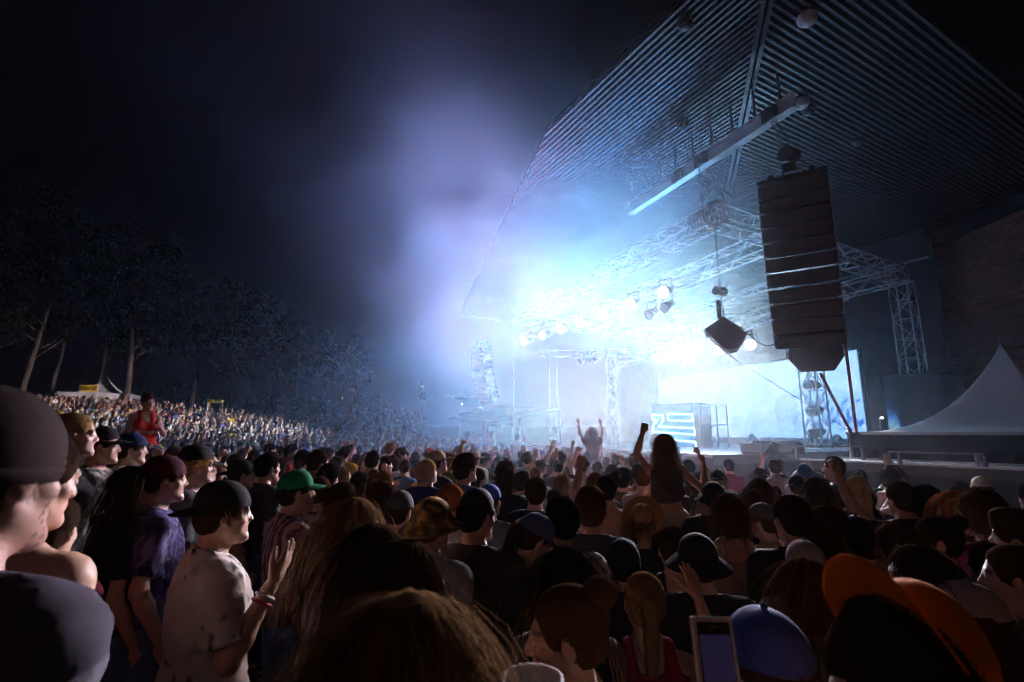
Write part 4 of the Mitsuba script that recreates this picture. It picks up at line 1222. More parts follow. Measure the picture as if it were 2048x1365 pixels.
def strands(rng, n, kind, length, lift, wave, width, steps, style_top=0.0, region='all'):
    """hair ribbons in the head's frame; returns vertices, triangles and a tint per vertex"""
    u = rng.random(n * 3) * 2 * np.pi
    w = rng.random(n * 3) * 2 - 1
    d = np.stack([np.sqrt(1 - w * w) * np.cos(u), np.sqrt(1 - w * w) * np.sin(u), w], 1)
    keep = d[:, 2] > -0.62 + 0.62 * (d[:, 1] > 0.2) + 0.55 * np.clip(d[:, 1], 0, 1)
    keep &= ~((d[:, 1] > 0.55) & (d[:, 2] < 0.42))
    d = d[keep][:n]
    n = len(d)
    C, A = np.array((0, -0.014, 0.034)), np.array((0.079, 0.098, 0.093))
    p = C + d * A
    nrm = d / A
    nrm /= np.linalg.norm(nrm, axis=1, keepdims=True)
    crown = np.array((0.0, -0.45, 0.9))
    flow = d - crown
    if kind == 'long':
        flow = np.stack([np.sign(d[:, 0] + 1e-3) * (0.55 + 0.3 * np.abs(d[:, 0])), -0.45 - 0.25 * d[:, 1], -0.9 + 0 * w[:n]], 1)
        flow[:, 0] *= np.clip(np.abs(d[:, 0]) * 3 + 0.35, 0, 1)
    elif kind == 'back':
        flow = np.array((0.0, -0.085, 0.045)) * 10 - p * 10
    elif kind == 'messy':
        flow = d - crown + rng.normal(0, 0.45, (n, 3))
    elif kind == 'fringe':
        flow = np.stack([0.5 + 0 * d[:, 0], 0.9 + 0 * d[:, 1], 0.1 - 0.6 * (d[:, 1] > 0.3)], 1) + rng.normal(0, 0.25, (n, 3))
    L = length * (0.7 + 0.6 * rng.random(n))
    ph = rng.random(n) * 6.28
    P = [p + nrm * 0.006]
    q = P[0].copy()
    dirn = flow - nrm * (flow * nrm).sum(1, keepdims=True)
    dirn /= np.linalg.norm(dirn, axis=1, keepdims=True) + 1e-9
    dirn = dirn + nrm * lift
    for s in range(1, steps):
        e = (q - C) / A
        r = np.linalg.norm(e, axis=1, keepdims=True)
        nn = e / A
        nn /= np.linalg.norm(nn, axis=1, keepdims=True)
        if kind in ('long', 'curly'):
            g = np.array((0, -0.10, -1.0))
            dirn = dirn * 0.72 + g * 0.34 * (1.0 if kind == 'long' else 0.7)
        elif kind == 'back':
            dirn = np.array((0.0, -0.102, 0.060)) - q
        else:
            dirn = dirn + np.array((0, 0, -0.10 * s / steps))
        inn = (dirn * nn).sum(1, keepdims=True)
        dirn = np.where((r < 1.10) & (inn < 0), dirn - nn * inn * (1 - 0.1), dirn)
        dirn /= np.linalg.norm(dirn, axis=1, keepdims=True) + 1e-9
        st = (L / (steps - 1))[:, None]
        if kind == 'back':
            st = np.minimum(st, 0.9 * np.linalg.norm(np.array((0.0, -0.102, 0.060)) - q, axis=1, keepdims=True))
        wv = np.stack([np.cos(ph + s * (2.1 if kind == 'curly' else 0.9)), np.sin(ph * 1.7 + s * (2.1 if kind == 'curly' else 0.9)), 0.4 * np.sin(ph + s)], 1) * wave
        q = q + dirn * st + wv * st
        e = (q - C) / A
        r = np.linalg.norm(e, axis=1, keepdims=True)
        q = np.where(r < 1.05, C + e / r * 1.05 * A, q)
        P.append(q.copy())
    P = np.stack(P, 1)                                            # n, steps, 3
    t = np.gradient(P, axis=1)
    out = P - C
    side = np.cross(t, out)
    side /= np.linalg.norm(side, axis=2, keepdims=True) + 1e-9
    taper = np.linspace(1.0, 0.35, steps)[None, :, None]
    a, b = P - side * width / 2 * taper, P + side * width / 2 * taper
    v = np.stack([a, b], 2).reshape(-1, 3)
    i = np.arange(n)[:, None] * steps * 2 + np.arange(steps - 1)[None, :] * 2
    f = np.stack([np.stack([i, i + 1, i + 3], -1), np.stack([i, i + 3, i + 2], -1)], 2).reshape(-1, 3)
    tint = np.repeat(0.65 + 0.8 * rng.random(n), steps * 2)
    return v, f, tint


def hair_mass(style, h=0.010, fall=0.30, puff=0.0, seed=1):
    """the body of the hair, in the head's frame"""
    zlo = -0.16 - (fall if style in ('long', 'curly', 'half') else 0.0)
    f = Field(np.arange(-0.17, 0.175, h), np.arange(-0.22, 0.16, h), np.arange(zlo - .03, 0.20 + puff, h))
    g = {'buzz': 0.004, 'short': 0.011, 'messy': 0.020, 'fringe': 0.016, 'long': 0.010, 'half': 0.010, 'bun': 0.007, 'tail': 0.007, 'curly': 0.018, 'bob': 0.012}[style]
    f.ell((0, -0.016, 0.036), (0.075, 0.092, 0.089), 0.01, grow=g)
    if style in ('buzz', 'short', 'messy', 'fringe'):
        f.ell((0, -0.050, -0.018), (0.066, 0.054, 0.060), 0.03, grow=g * 0.5)
    if style in ('messy', 'fringe'):
        f.ell((0, 0.030, 0.105), (0.060, 0.060, 0.030), 0.03, grow=g * .4)
    if style in ('long', 'half', 'bob'):
        z1 = -0.10 - (fall if style != 'bob' else 0.06)
        f.cap((0, -0.045, 0.00), (0, -0.074, z1), 0.080, 0.068 if fall < 0.35 else 0.055, 0.03, flat=0.55)
        for s in (-1, 1):
            f.cap((s * 0.063, -0.012, 0.02), (s * 0.073, -0.03, max(z1, -0.20)), 0.022, 0.017, 0.03)
    if style == 'curly':
        f.ell((0, -0.03, -0.02), (0.080, 0.080, 0.09), 0.03, grow=g * .5)
        if fall > 0.04:
            f.cap((0, -0.05, -0.04), (0, -0.06, -0.08 - fall * .5), 0.085, 0.080, 0.03, flat=0.75)
    if style in ('bun',):
        f.ell((0, -0.100, 0.105), (0.040, 0.038, 0.036), 0.012)
        f.ell((0, -0.050, -0.018), (0.064, 0.052, 0.055), 0.03)
    if style == 'tail':
        f.ell((0, -0.050, -0.018), (0.064, 0.052, 0.055), 0.03)
        f.ell((0, -0.118, 0.055), (0.026, 0.03, 0.028), 0.012)
        f.cap((0, -0.135, 0.04), (0, -0.140, -0.16), 0.030, 0.016, 0.02)
    # the face stays clear
    f.ell((0, 0.092, -0.040), (0.064, 0.070, 0.098 if style not in ('fringe',) else 0.080), 0.010, cut=True)
    for s in (-1, 1):
        if style in ('buzz', 'short', 'messy', 'fringe', 'bun', 'tail'):
            f.ell((s * 0.085, 0.008, -0.045), (0.030, 0.042, 0.058), 0.008, cut=True)
    v, fc = f.mesh()
    d = v - np.array((0, -0.02, 0.0))
    n = d / (np.linalg.norm(d, axis=1, keepdims=True) + 1e-9)
    if style == 'curly':
        v = v + n * (0.026 * (meshkit.fbm(v * 42 + seed, 2, seed) - 0.5))[:, None]
    else:
        ang = np.arctan2(n[:, 0], -n[:, 1])
        amp = 0.004 if style in ('buzz', 'short') else 0.010
        v = v + n * (amp * (meshkit.fbm(np.stack([ang * 7, v[:, 2] * 6, 0 * ang], 1) + seed, 2, seed) - 0.5))[:, None]
    return v, fc


STRAND = {'buzz': ('short', 0.012, 0.3, 0.1), 'short': ('short', 0.034, 0.12, 0.15), 'messy': ('messy', 0.052, 0.22, 0.35), 'fringe': ('fringe', 0.080, 0.35, 0.2), 'long': ('long', 0.42, 0.05, 0.10), 'half': ('long', 0.46, 0.08, 0.16),
          'bob': ('long', 0.25, 0.10, 0.12), 'bun': ('back', 0.14, 0.03, 0.10), 'tail': ('back', 0.14, 0.03, 0.08), 'curly': ('curly', 0.13, 0.35, 0.9)}
_hair = {}


def hair(style, lod, seed=1, fall=0.30):
    """(vertices, triangles, tint) of a head of hair; lod 0 finest"""
    k = (style, lod, seed, round(fall, 2))
    if k in _hair:
        return _hair[k]
    rng = np.random.default_rng(seed * 17 + lod)
    n, st, w = ((1500, 10, 0.0023), (430, 7, 0.0044), (130, 5, 0.0085))[lod]
    kind, L, lift, wave = STRAND[style]
    if style in ('long', 'half'):
        L = L * (fall + 0.16) / 0.46
    if style == 'buzz':
        n = n // 2
    v, f = hair_mass(style, (0.011, 0.016, 0.023)[lod], fall, seed=seed)
    parts, tint = [(v, f)], [0.8 + 0.25 * meshkit.noise(v * np.array((60, 60, 9)) + seed)]
    sv, sf, stt = strands(rng, n, kind, L, lift, wave, w, st if style != 'short' and style != 'buzz' else max(4, st // 2))
    parts.append((sv, sf))
    tint.append(stt)
    if style in ('bun', 'tail'):                                # loose locks round the knot or down the tail
        m = n // 5
        th = rng.random(m) * 6.28
        zz = np.linspace(0, 1, st)
        c = np.array((0, -0.100, 0.105)) if style == 'bun' else np.array((0, -0.13, 0.05))
        rr = 0.036 + 0.012 * rng.random(m)
        a0 = rng.random(m) * 6.28
        P = []
        for z in zz:
            a = a0 + z * 3.2
            if style == 'bun':
                P.append(c + np.stack([rr * np.cos(a) * np.cos(th), rr * np.sin(a), rr * np.cos(a) * np.sin(th)], 1))
            else:
                P.append(c + np.stack([0.030 * np.cos(th) * (1 - .4 * z) + 0.01 * np.sin(a), 0.030 * np.sin(th) * (1 - .4 * z), -0.26 * z + 0 * th], 1))
        P = np.stack(P, 1)
        t = np.gradient(P, axis=1)
        side = np.cross(t, P - c)
        side /= np.linalg.norm(side, axis=2, keepdims=True) + 1e-9
        vv = np.stack([P - side * w / 2, P + side * w / 2], 2).reshape(-1, 3)
        i = np.arange(m)[:, None] * st * 2 + np.arange(st - 1)[None, :] * 2
        ff = np.stack([np.stack([i, i + 1, i + 3], -1), np.stack([i, i + 3, i + 2], -1)], 2).reshape(-1, 3)
        parts.append((vv, ff))
        tint.append(np.repeat(0.65 + 0.8 * rng.random(m), st * 2))
    V, F = welded(parts)
    _hair[k] = V, F, np.concatenate(tint)
    return _hair[k]


# ---- headgear in the head's frame
_gear = {}


def gear(kind, lod):
    """list of (part name, mesh) for a hat; cap fronts point to +y"""
    if (kind, lod) in _gear:
        return _gear[kind, lod]
    n, m = ((40, 14), (28, 10), (16, 6))[lod]
    C, A = np.array((0, -0.012, 0.036)), np.array((0.089, 0.109, 0.104))
    out = []

    def dome(A, C, zcut, wob=0.0, ribs=0, thick=0.004, pinch=0.0):
        rows = []
        for i in range(m + 1):
            t = i / m
            ph = t * math.acos(max(-1, min(1, zcut)))
            for k in range(n):
                a = 2 * math.pi * k / n
                r = 1.0
                if ribs:
                    r -= 0.016 * (abs(math.sin(a * ribs / 2)) ** 6 < 0.05 or False) * math.sin(ph)
                    r += 0.010 * math.cos(a * ribs) * math.sin(ph)
                r += wob * math.sin(3 * a + 2.0 * t * 3) * math.sin(ph)
                x, y, z = math.sin(ph) * math.cos(a) * r, math.sin(ph) * math.sin(a) * r, math.cos(ph)
                z -= pinch * math.exp(-(x / 0.28) ** 2) * (z > 0.4)
                rows.append(C + A * (x, y, z))
        v = np.array(rows)
        f = [(i * n + k, (i + 1) * n + k, (i + 1) * n + (k + 1) % n, i * n + (k + 1) % n) for i in range(m) for k in range(n)]
        return v, np.array(f)

    if kind in ('cap', 'flatcap'):
        v, f = dome(A, C, -0.02 if kind == 'cap' else 0.05, ribs=6)
        # the front of the crown stands a little higher
        v[:, 2] += 0.014 * np.clip(v[:, 1] / 0.1, 0, 1) * np.clip(v[:, 2] / 0.1, 0, 1)
        out.append(('crown', (v, f)))
        bv = []
        K, Lb = 16, 5
        for j in range(Lb + 1):
            t = j / Lb
            for k in range(K + 1):
                a = math.radians(22 + 136 * k / K)
                x, y = C[0] + A[0] * math.cos(a), C[1] + A[1] * math.sin(a)
                s = math.sin(math.pi * k / K) ** 0.42
                yy = y + 0.078 * t * s
                zz = C[2] - 0.002 - 0.30 * t * 0.075 * s - 2.6 * x * x + 0.006
                bv.append((x * (1 + 0.04 * t), yy, zz))
        W_ = K + 1
        q = [(j * W_ + k, j * W_ + k + 1, (j + 1) * W_ + k + 1, (j + 1) * W_ + k) for j in range(Lb) for k in range(K)]
        bv = np.array(bv)
        N = len(bv)
        top = [tuple(x) for x in q]
        bot = [(d + N, c + N, b + N, a + N) for a, b, c, d in q]
        rim = [(Lb * W_ + k, Lb * W_ + k + 1, Lb * W_ + k + 1 + N, Lb * W_ + k + N) for k in range(K)]
        out.append(('bill', (np.vstack([bv, bv - (0, 0, 0.0045)]), np.array(top + bot + rim))))
        b = trimesh.creation.icosphere(1, 0.008)
        b.apply_translation(C + (0, 0.0, A[2] + 0.004))
        out.append(('button', (np.array(b.vertices), np.array(b.faces))))
    elif kind == 'beanie':
        v, f = dome(A + 0.004, C + (0, -0.006, 0.0), -0.30, ribs=18)
        out.append(('crown', (v, f)))
        t = [(0, 0)] * 0
        v, f = dome(A * (1.05, 1.05, 0.42), C + (0, -0.006, -0.028), -0.35, ribs=18)
        out.append(('cuff', (v, f)))
    else:
        brim, drop, hh, pinch = {'bucket': (0.062, 0.052, 0.92, 0.0), 'straw': (0.082, 0.010, 1.12, 0.22), 'wide': (0.075, 0.022, 1.15, 0.0), 'fedora': (0.070, 0.0, 1.2, 0.25)}[kind]
        v, f = dome(A * (1.0, 1.0, hh), C, 0.0, pinch=pinch)
        rows = []
        Lb = 6
        for side in (0, 1):
            for j in range(Lb + 1):
                t = j / Lb
                for k in range(n):
                    a = 2 * math.pi * k / n
                    r = 1.0
                    x, y = C[0] + (A[0] + brim * t) * math.cos(a), C[1] + (A[1] + brim * t) * math.sin(a)
                    z = C[2] - drop * t + 0.004 * math.sin(2 * a + 1) * t - 0.004 * side + (0.022 * t * t * math.cos(a) ** 2 if kind in ('straw', 'fedora') else 0.0)
                    rows.append((x, y, z))
        rows = np.array(rows)
        q = [(j * n + k, (j + 1) * n + k, (j + 1) * n + (k + 1) % n, j * n + (k + 1) % n) for j in range(Lb) for k in range(n)]
        N = (Lb + 1) * n
        q2 = [(d + N, c + N, b + N, a + N) for a, b, c, d in q]
        rim = [(Lb * n + k, Lb * n + k + N, Lb * n + (k + 1) % n + N, Lb * n + (k + 1) % n) for k in range(n)]
        out.append(('crown', (v, f)))
        out.append(('brim', (rows, np.array(q + q2 + rim))))
        if kind != 'bucket':
            bands = dome(A * (1.02, 1.02, 0.30), C + (0, 0, 0.0), 0.0)
            out.append(('band', bands))
    _gear[kind, lod] = out
    return out


# ---- clothing


def folds(f, amp, seed, vertical=False):
    x, y, z = f.ax
    X, Y, Z = np.meshgrid(x, y, z, indexing='ij')
    near = np.abs(f.F) < 0.06
    p = np.stack([X[near], Y[near], Z[near]], 1)
    if vertical:
        s = p * np.array((16.0, 16.0, 2.2))
    else:
        s = np.stack([p[:, 0] * 9 + p[:, 2] * 5, p[:, 1] * 9, p[:, 2] * 13 - np.abs(p[:, 0]) * 14], 1)
    w = meshkit.fbm(s + seed * 7.3, 3, seed)
    ridge = 1 - np.abs(2 * w - 1)
    f.F[near] -= (amp * (ridge - 0.55)).astype(np.float32)


def body_box(J, top=1.80):
    pts = np.array(J['S'] + J['E'] + J['W'])
    return np.minimum(pts.min(0) - 0.08, (-0.27, -0.19, 0)), np.maximum(pts.max(0) + 0.08, (0.27, 0.52 if J['seat'] else 0.20, top))


_body = {}


def sewn(A, B, k=6):
    """one mesh of two overlapping skins, joined by small triangles where they come closest"""
    from scipy.spatial import cKDTree
    (va, fa), (vb, fb) = A, B
    n = len(va)
    d, j = cKDTree(va).query(vb)
    add = []
    for b in np.argsort(d)[:k]:
        ea = fa[np.nonzero((fa == j[b]).any(1))[0][0]]
        eb = fb[np.nonzero((fb == b).any(1))[0][0]]
        a2 = ea[ea != j[b]][0]
        b2 = eb[eb != b][0]
        add += [(j[b], a2, b + n), (j[b], b + n, b2 + n)]
    return np.vstack([va, vb]), np.vstack([fa, fb + n, np.array(add)])



def body_mesh(J, R, lod, hands):
    key = (J['fem'], J['wide'], J['seat'], str(J['arm']), tuple(np.round(R, 3).ravel()), lod, hands)
    if key in _body:
        return _body[key]
    h, H = (0.0066, 0.0120, 0.0185)[lod], (0.018, 0.025, 0.034)[lod]
    lo, hi = body_box(J)
    f = Field(np.arange(lo[0], hi[0], H), np.arange(lo[1], hi[1], H), np.concatenate([np.arange(-0.02, 0.90, H * 2), np.arange(0.90, hi[2] + H, H)]))
    put_torso(f, J)
    put_legs(f, J)
    put_neck(f, J, R)
    for i in (0, 1):
        put_arm(f, J, i, upto=1.0)
    f.cut((HEADC[2] - 0.130) - f.ax[2][None, None, :] + 1.2 * np.maximum(0, np.abs(f.ax[0][:, None, None]) - 0.10) + 0 * f.ax[1][None, :, None], (slice(None),) * 3, 0.001)
    v0, f0 = f.mesh()
    f = Field(np.arange(-0.125, 0.126, h), np.arange(-0.14, 0.19, h), np.arange(1.462, 1.80, h))
    put_neck(f, J, R)
    put_head(f, R, fine=lod < 2, fem=J['fem'])
    v, fc = f.mesh()
    v, fc = sewn((v0, f0), (v, fc))
    for i in (0, 1):                            # forearms on a finer grid
        E_, W_ = J['E'][i], J['W'][i]
        hf = (0.0095, 0.0125, 0.017)[lod]
        lo_, hi_ = np.minimum(E_, W_) - 0.075, np.maximum(E_, W_) + 0.075
        f = Field(*[np.arange(a, b, hf) for a, b in zip(lo_, hi_)])
        q_ = 0.88 if J['fem'] else 1.0
        U_ = E_ + (J['S'][i] - E_) * 0.16
        f.cap(U_, E_, 0.041 * q_, 0.040 * q_, 0.02)
        f.cap(E_, E_ + (W_ - E_) * 0.3, 0.041 * q_, 0.042 * q_, 0.02)
        f.cap(E_ + (W_ - E_) * 0.3, W_ + (W_ - E_) * 0.06, 0.042 * q_, 0.027 * q_, 0.02)
        v, fc = sewn((v, fc), f.mesh())
    for i in (0, 1):
        hh = (0.0052, 0.0068, 0.0105)[lod] if J['W'][i][2] > 1.15 else (0.0085, 0.0105, 0.0125)[lod]
        d = J['W'][i] - J['E'][i]
        pose, palm = hands[i]
        v, fc = sewn((v, fc), placed_hand(pose, J['W'][i] + d / np.linalg.norm(d) * 0.018, d, palm, i == 0, hh, 0.90 if J['fem'] else 1.0))
    _body[key] = v, fc
    return _body[key]


_top, _cover = {}, {}


def top_mesh(J, kind, lod, seed):
    """shirt kinds: tee, long, tank, collar (short sleeves with a collar), crop"""
    key = (J['fem'], J['wide'], str(J['arm']), kind, lod, seed)
    if key in _top:
        return _top[key]
    h = (0.0140, 0.0205, 0.030)[lod]
    lo, hi = body_box(J, 1.55)
    xs, ys = np.arange(lo[0], hi[0], h), np.arange(lo[1], min(hi[1], 0.5), h)
    zs = np.arange(0.74, max(1.56, hi[2] if kind in ('tee', 'long', 'collar') else 1.56), h)
    f = Field(xs, ys, zs)
    fit = {'tee': 0.012, 'long': 0.014, 'tank': 0.006, 'collar': 0.014, 'crop': 0.003}[kind]
    put_torso(f, J, g=0.012, loose=fit, k=0.05)
    f.cap((0, -0.02, 1.42), (0, -0.015, 1.47), 0.066, 0.060, 0.04)
    for s in (-1, 1):
        f.cap((s * 0.105, -0.024, 1.418), (s * 0.036, -0.02, 1.49), 0.038, 0.036, 0.045, grow=0.012)
    if kind in ('tee', 'collar', 'long'):
        for i in (0, 1):
            put_arm(f, J, i, g=0.010, upto={'tee': 0.66, 'collar': 0.74, 'long': 1.9}[kind], loose=0.012)
    folds(f, (0.030 if kind in ('collar', 'long') else 0.021), seed)
    x, y, z = (q.astype(np.float64) for q in f.ax)
    X, Y, Z = x[:, None, None], y[None, :, None], z[None, None, :]
    if kind in ('tank', 'crop'):
        neck = Z - (1.395 - 0.55 * np.clip(Y, 0, 1) + 0.15 * np.clip(-Y, 0, 1)) - 0.12 * np.clip(np.abs(np.abs(X) - 0.085) < 0.030, 0, 1)
        f.F = np.maximum(f.F, neck.astype(np.float32))
        f.F = np.maximum(f.F, ((np.abs(X) - 0.150) + 0 * Y - 0.25 * np.clip(1.26 - Z, 0, 1)).astype(np.float32))
    else:
        neck = Z - (1.500 - 0.60 * np.clip(Y + 0.02, 0, 1) + 0.10 * np.clip(-0.02 - Y, 0, 1)) + 0 * X
        f.F = np.maximum(f.F, neck.astype(np.float32) * 0.8)
    hem = 1.10 if kind == 'crop' else 0.84
    f.F = np.maximum(f.F, ((hem + 0.02 * np.sin(X * 14 + seed)) - Z + 0 * Y).astype(np.float32))
    if kind == 'collar':
        for t in np.linspace(0, 2 * math.pi, 19)[:-1]:
            p = np.array((0.074 * math.cos(t), -0.016 + 0.066 * math.sin(t), 1.482 - 0.030 * math.sin(t)))
            q = np.array((0.074 * math.cos(t + .36), -0.016 + 0.066 * math.sin(t + .36), 1.482 - 0.030 * math.sin(t + .36)))
            f.cap(p, q, 0.011, 0.011, 0.006)
            f.cap(p * (1.10, 1.12, 1) + (0, 0, -0.022), q * (1.10, 1.12, 1) + (0, 0, -0.022), 0.010, 0.010, 0.006)
    _top[key] = f.mesh()
    _cover[key] = f
    return _top[key]


_leg = {}


def legs_mesh(J, kind, lod):
    key = (J['fem'], J['wide'], J['seat'], kind, lod)
    if key in _leg:
        return _leg[key]
    h = (0.034, 0.045, 0.055)[lod]
    f = Field(np.arange(-0.28, 0.29, h), np.arange(-0.22, 0.60 if J['seat'] else 0.26, h), np.arange(0.0, 1.10, h * 1.3))
    w = J['wide']
    f.ell((0, -0.005, 0.95), (0.175 * w, 0.125 * w, 0.13), 0.04, grow=0.010)
    put_legs(f, J, g=0.012, loose=0.014, feet=False, upto=1 if kind == 'shorts' else 2)
    z = f.ax[2][None, None, :]
    f.F = np.maximum(f.F, z - 1.02)
    f.F = np.maximum(f.F, ({'shorts': 0.52, 'long': 0.07}[kind]) - z)
    if J['seat']:
        f.F = np.maximum(f.F, np.maximum(f.ax[1][None, :, None] - 0.26, 0.80 - z))
    _leg[key] = f.mesh()
    return _leg[key]


def striped(v, c1, c2, period=0.062, axis_=0, duty=0.45, wob=0.0):
    q = v[:, axis_] + wob * np.sin(v[:, 2] * 9)
    on = ((q / period) % 1.0) < duty
    return np.where(on[:, None], np.asarray(c1)[None], np.asarray(c2)[None])


_shared = {}


def ply_vc(v, f, mat, col, m, key=None):
    """a coloured mesh; with a key, equal ones share their file"""
    if key is not None and key in _shared:
        return {**_shared[key], 'to_world': tw(m)}
    d = mikit.ply((v, f), mat, smooth=True, color=np.asarray(col() if callable(col) else col, np.float32))
    if key is not None:
        _shared[key] = d
    return {**d, 'to_world': tw(m)}


def person(name, label, group, foot, height, yaw, fem=False, arms=('down', 'down'), tone='fair', hairs=('short', 'dark'), hat=None, top=('tee', 'black'), legs=('long', 'denim'), head=(0, 0, 0), lod=1,
           hands=None, wide=1.0, seed=1, beard=0.0, fall=0.30, lean=0.0, pattern=None, noleg=False, seat=False):
    """one person with feet at foot, facing yaw (0 = away from the camera, clockwise); head = (turn right, nod down, tilt right) in degrees"""
    t = thing(name, label, 'person', group)
    s = height / 1.748
    Wm = M(rz(-math.radians(yaw)) @ rx(-math.radians(lean)), foot, s)
    R = rz(-math.radians(head[0])) @ rx(-math.radians(head[1])) @ ry(math.radians(head[2]))
    J = skeleton(fem, arms, wide=wide, seat=seat)
    if hands is None:
        hands = (('relax', (1, 0, 0)), ('relax', (-1, 0, 0)))
    v, f = body_mesh(J, R, lod, hands)
    if top:                                     # the skin well inside the clothes is left out
        top_mesh(J, top[0], lod, 1 + seed % (5 if lod < 2 else 2))
        fld = _cover[J['fem'], J['wide'], str(J['arm']), top[0], lod, 1 + seed % (5 if lod < 2 else 2)]
        ix = [np.clip(np.searchsorted(a, v[:, i] + (a[1] - a[0]) / 2) - 1, 0, len(a) - 1) for i, a in enumerate(fld.ax)]
        inside = (fld.F[ix[0], ix[1], ix[2]] < -0.008) & (np.abs(v[:, 0]) < 0.115) & (v[:, 2] > 0.96) & (v[:, 2] < 1.33)
        f = f[~inside[f].all(1)]
        used = np.unique(f)
        new = np.zeros(len(v), int)
        new[used] = np.arange(len(used))
        v, f = v[used], new[f]
    hc = HAIRC[hairs[1]] if hairs else (0.03, 0.02, 0.015)
    K = (lambda *a: a + (lod, fem, wide, str(arms), head, hands)) if lod == 2 and not seat else (lambda *a: None)
    scene[t] = ply_vc(v, f, 'mat_skin', lambda: skin_colour(v, tone, R, beard, hc, lod < 2), Wm, K('b', tone, top[0] if top else '', seed % 2, legs[0]))
    Hm = Wm @ M(R, HEADC)
    if hairs:
        st, cn = hairs
        hv, hf, ht = hair(st, lod, 1 + seed % (3 if lod else 7), fall)
        if hat and hat[0] in ('cap', 'beanie', 'flatcap', 'bucket', 'wide', 'straw', 'fedora'):
            keep = hv[:, 2] < (0.046 if hat[0] != 'beanie' else 0.02)
            hf = hf[keep[hf].all(1)]
        part(t, 'hair', ply_vc(hv, hf, 'mat_hair', lambda: np.clip(np.asarray(HAIRC[cn])[None] * ht[:, None], 0.003, 0.9), Hm, ('h', hairs, 1 + seed % 3, fall, bool(hat)) if lod == 2 else None))
    if hat:
        kind, cn, turn = hat[0], hat[1], hat[2] if len(hat) > 2 else 0
        tilt = hat[3] if len(hat) > 3 else 0
        Gm = Hm @ M(None, (0, -0.012, 0.036)) @ M(rz(-math.radians(turn)) @ rx(-math.radians(tilt))) @ M(None, (0, 0.012, -0.036))
        base = CLOTH[cn] if isinstance(cn, str) else cn
        hk = part(t, {'cap': 'cap', 'flatcap': 'cap', 'beanie': 'beanie'}.get(kind, 'hat'), None)
        del scene[hk]
        for pn, (gv, gf) in gear(kind, lod):
            c = np.asarray(base)
            if pn == 'band':
                c = np.array((0.03, 0.02, 0.015))
            if pn == 'bill' and len(hat) > 4:
                c = np.asarray(CLOTH[hat[4]])
            def paint(gv=gv, c=c):
                gc = vary(gv, c, 0.16, 26, 5)
                return pattern[1](gv, gc) if pattern and pattern[0] == 'hat' else gc

            part(hk, pn, ply_vc(gv, gf, 'mat_cloth', paint, Gm, ('g', kind, pn, cn, lod) if lod == 2 and isinstance(cn, str) else None))
    if top:
        kind, cn = top
        tv, tf = top_mesh(J, kind, lod, 1 + seed % (5 if lod < 2 else 2))

        def dye():
            tc = vary(tv, CLOTH[cn] if isinstance(cn, str) else cn, 0.10, 20, 2)
            return pattern[1](tv, tc) if pattern and pattern[0] == 'top' else tc

        part(t, {'tank': 'tank_top', 'crop': 'crop_top'}.get(kind, 'shirt'), ply_vc(tv, tf, 'mat_cloth', dye, Wm, K('t', kind, cn, seed % 2) if not pattern else None))
    if not noleg:
        lv, lf = legs_mesh(J, legs[0], lod)
        part(t, 'shorts' if legs[0] == 'shorts' else 'trousers', ply_vc(lv, lf, 'mat_cloth', lambda: vary(lv, CLOTH[legs[1]], 0.12, 15, 4), Wm, ('l', legs, fem, wide, lod) if lod == 2 and not seat else None))
    return t, Wm, J, R
# ------------------------------------------------------------------ the crowd, the nearest people one by one
STAGE_AIM = np.array((7.0, 19.0))
seen = []
taken = []                                       # ground points where somebody stands


def stage_yaw(x, y):
    return math.degrees(math.atan2(STAGE_AIM[0] - x, STAGE_AIM[1] - y))


def who(label, u, vtop, y, yaw=None, over=0.015, name='person', dz=0.0, **k):
    """a person whose crown the photograph shows at (u, vtop), y metres in front of the camera"""
    p = at_y(u, vtop, y)
    g = float(ground_z(p[0], p[1]))
    h = p[2] - over - g + dz
    if k.get('lean') or k.get('seat'):
        pass
    hh = min(max(h, 1.50), 2.04 if y > 1 else 2.14)
    if abs(h - hh) > 0.02:
        print('height', label[:40], round(h, 2))
    taken.append((p[0], p[1]))
    seen.append((u, vtop, y))
    if yaw is None:
        yaw = stage_yaw(p[0], p[1])
    k.setdefault('seed', len(taken))
    return person(name, label, None, (p[0], p[1], g), hh, yaw, **k)


def rider(label, u, vtop, y, yaw, carrier=None, lod=1, hairs=('long', 'brown'), height=1.66, **k):
    """somebody sitting on a standing person's shoulders, and that person"""
    p = at_y(u, vtop, y)
    s = height / 1.748
    out = person('person', label, None, (p[0], p[1], p[2] - 0.015 - height), height, yaw, fem=True, seat=True, lod=lod, hairs=hairs, seed=len(taken) + 3, **k)
    crotch = p[2] - height + 0.85 * s
    f = rz(-math.radians(yaw)) @ np.array((0, 0.07, 0))
    q = p[:2] + f[:2]
    g = float(ground_z(*q))
    ch = min(1.95, max(1.55, crotch + 0.20 - g))
    taken.append((q[0], q[1]))
    taken.append((p[0], p[1]))
    if carrier:
        person('person', carrier, None, (q[0], q[1], g), ch, yaw, lod=lod, arms=('chest', 'chest'), hairs=('buzz', 'light'), top=('tee', 'charcoal'), wide=1.05, seed=5)
    return out


def spots(v, c):                                # small dark motifs on a shirt
    n = meshkit.noise(v * np.array((34, 34, 26)) + 3)
    c = c.copy()
    c[n > 0.80] = (0.05, 0.045, 0.05)
    return c


def stripes(v, c):
    return striped(v, (0.36, 0.25, 0.25), (0.10, 0.040, 0.052), 0.070, 0, 0.40, 0.004)


def checks(v, c):
    a = ((v[:, 0] / 0.022) % 1 < 0.5).astype(float) + ((v[:, 2] / 0.022) % 1 < 0.5)
    return np.array(((0.020, 0.016, 0.055), (0.055, 0.042, 0.13), (0.17, 0.14, 0.27)))[a.astype(int)]


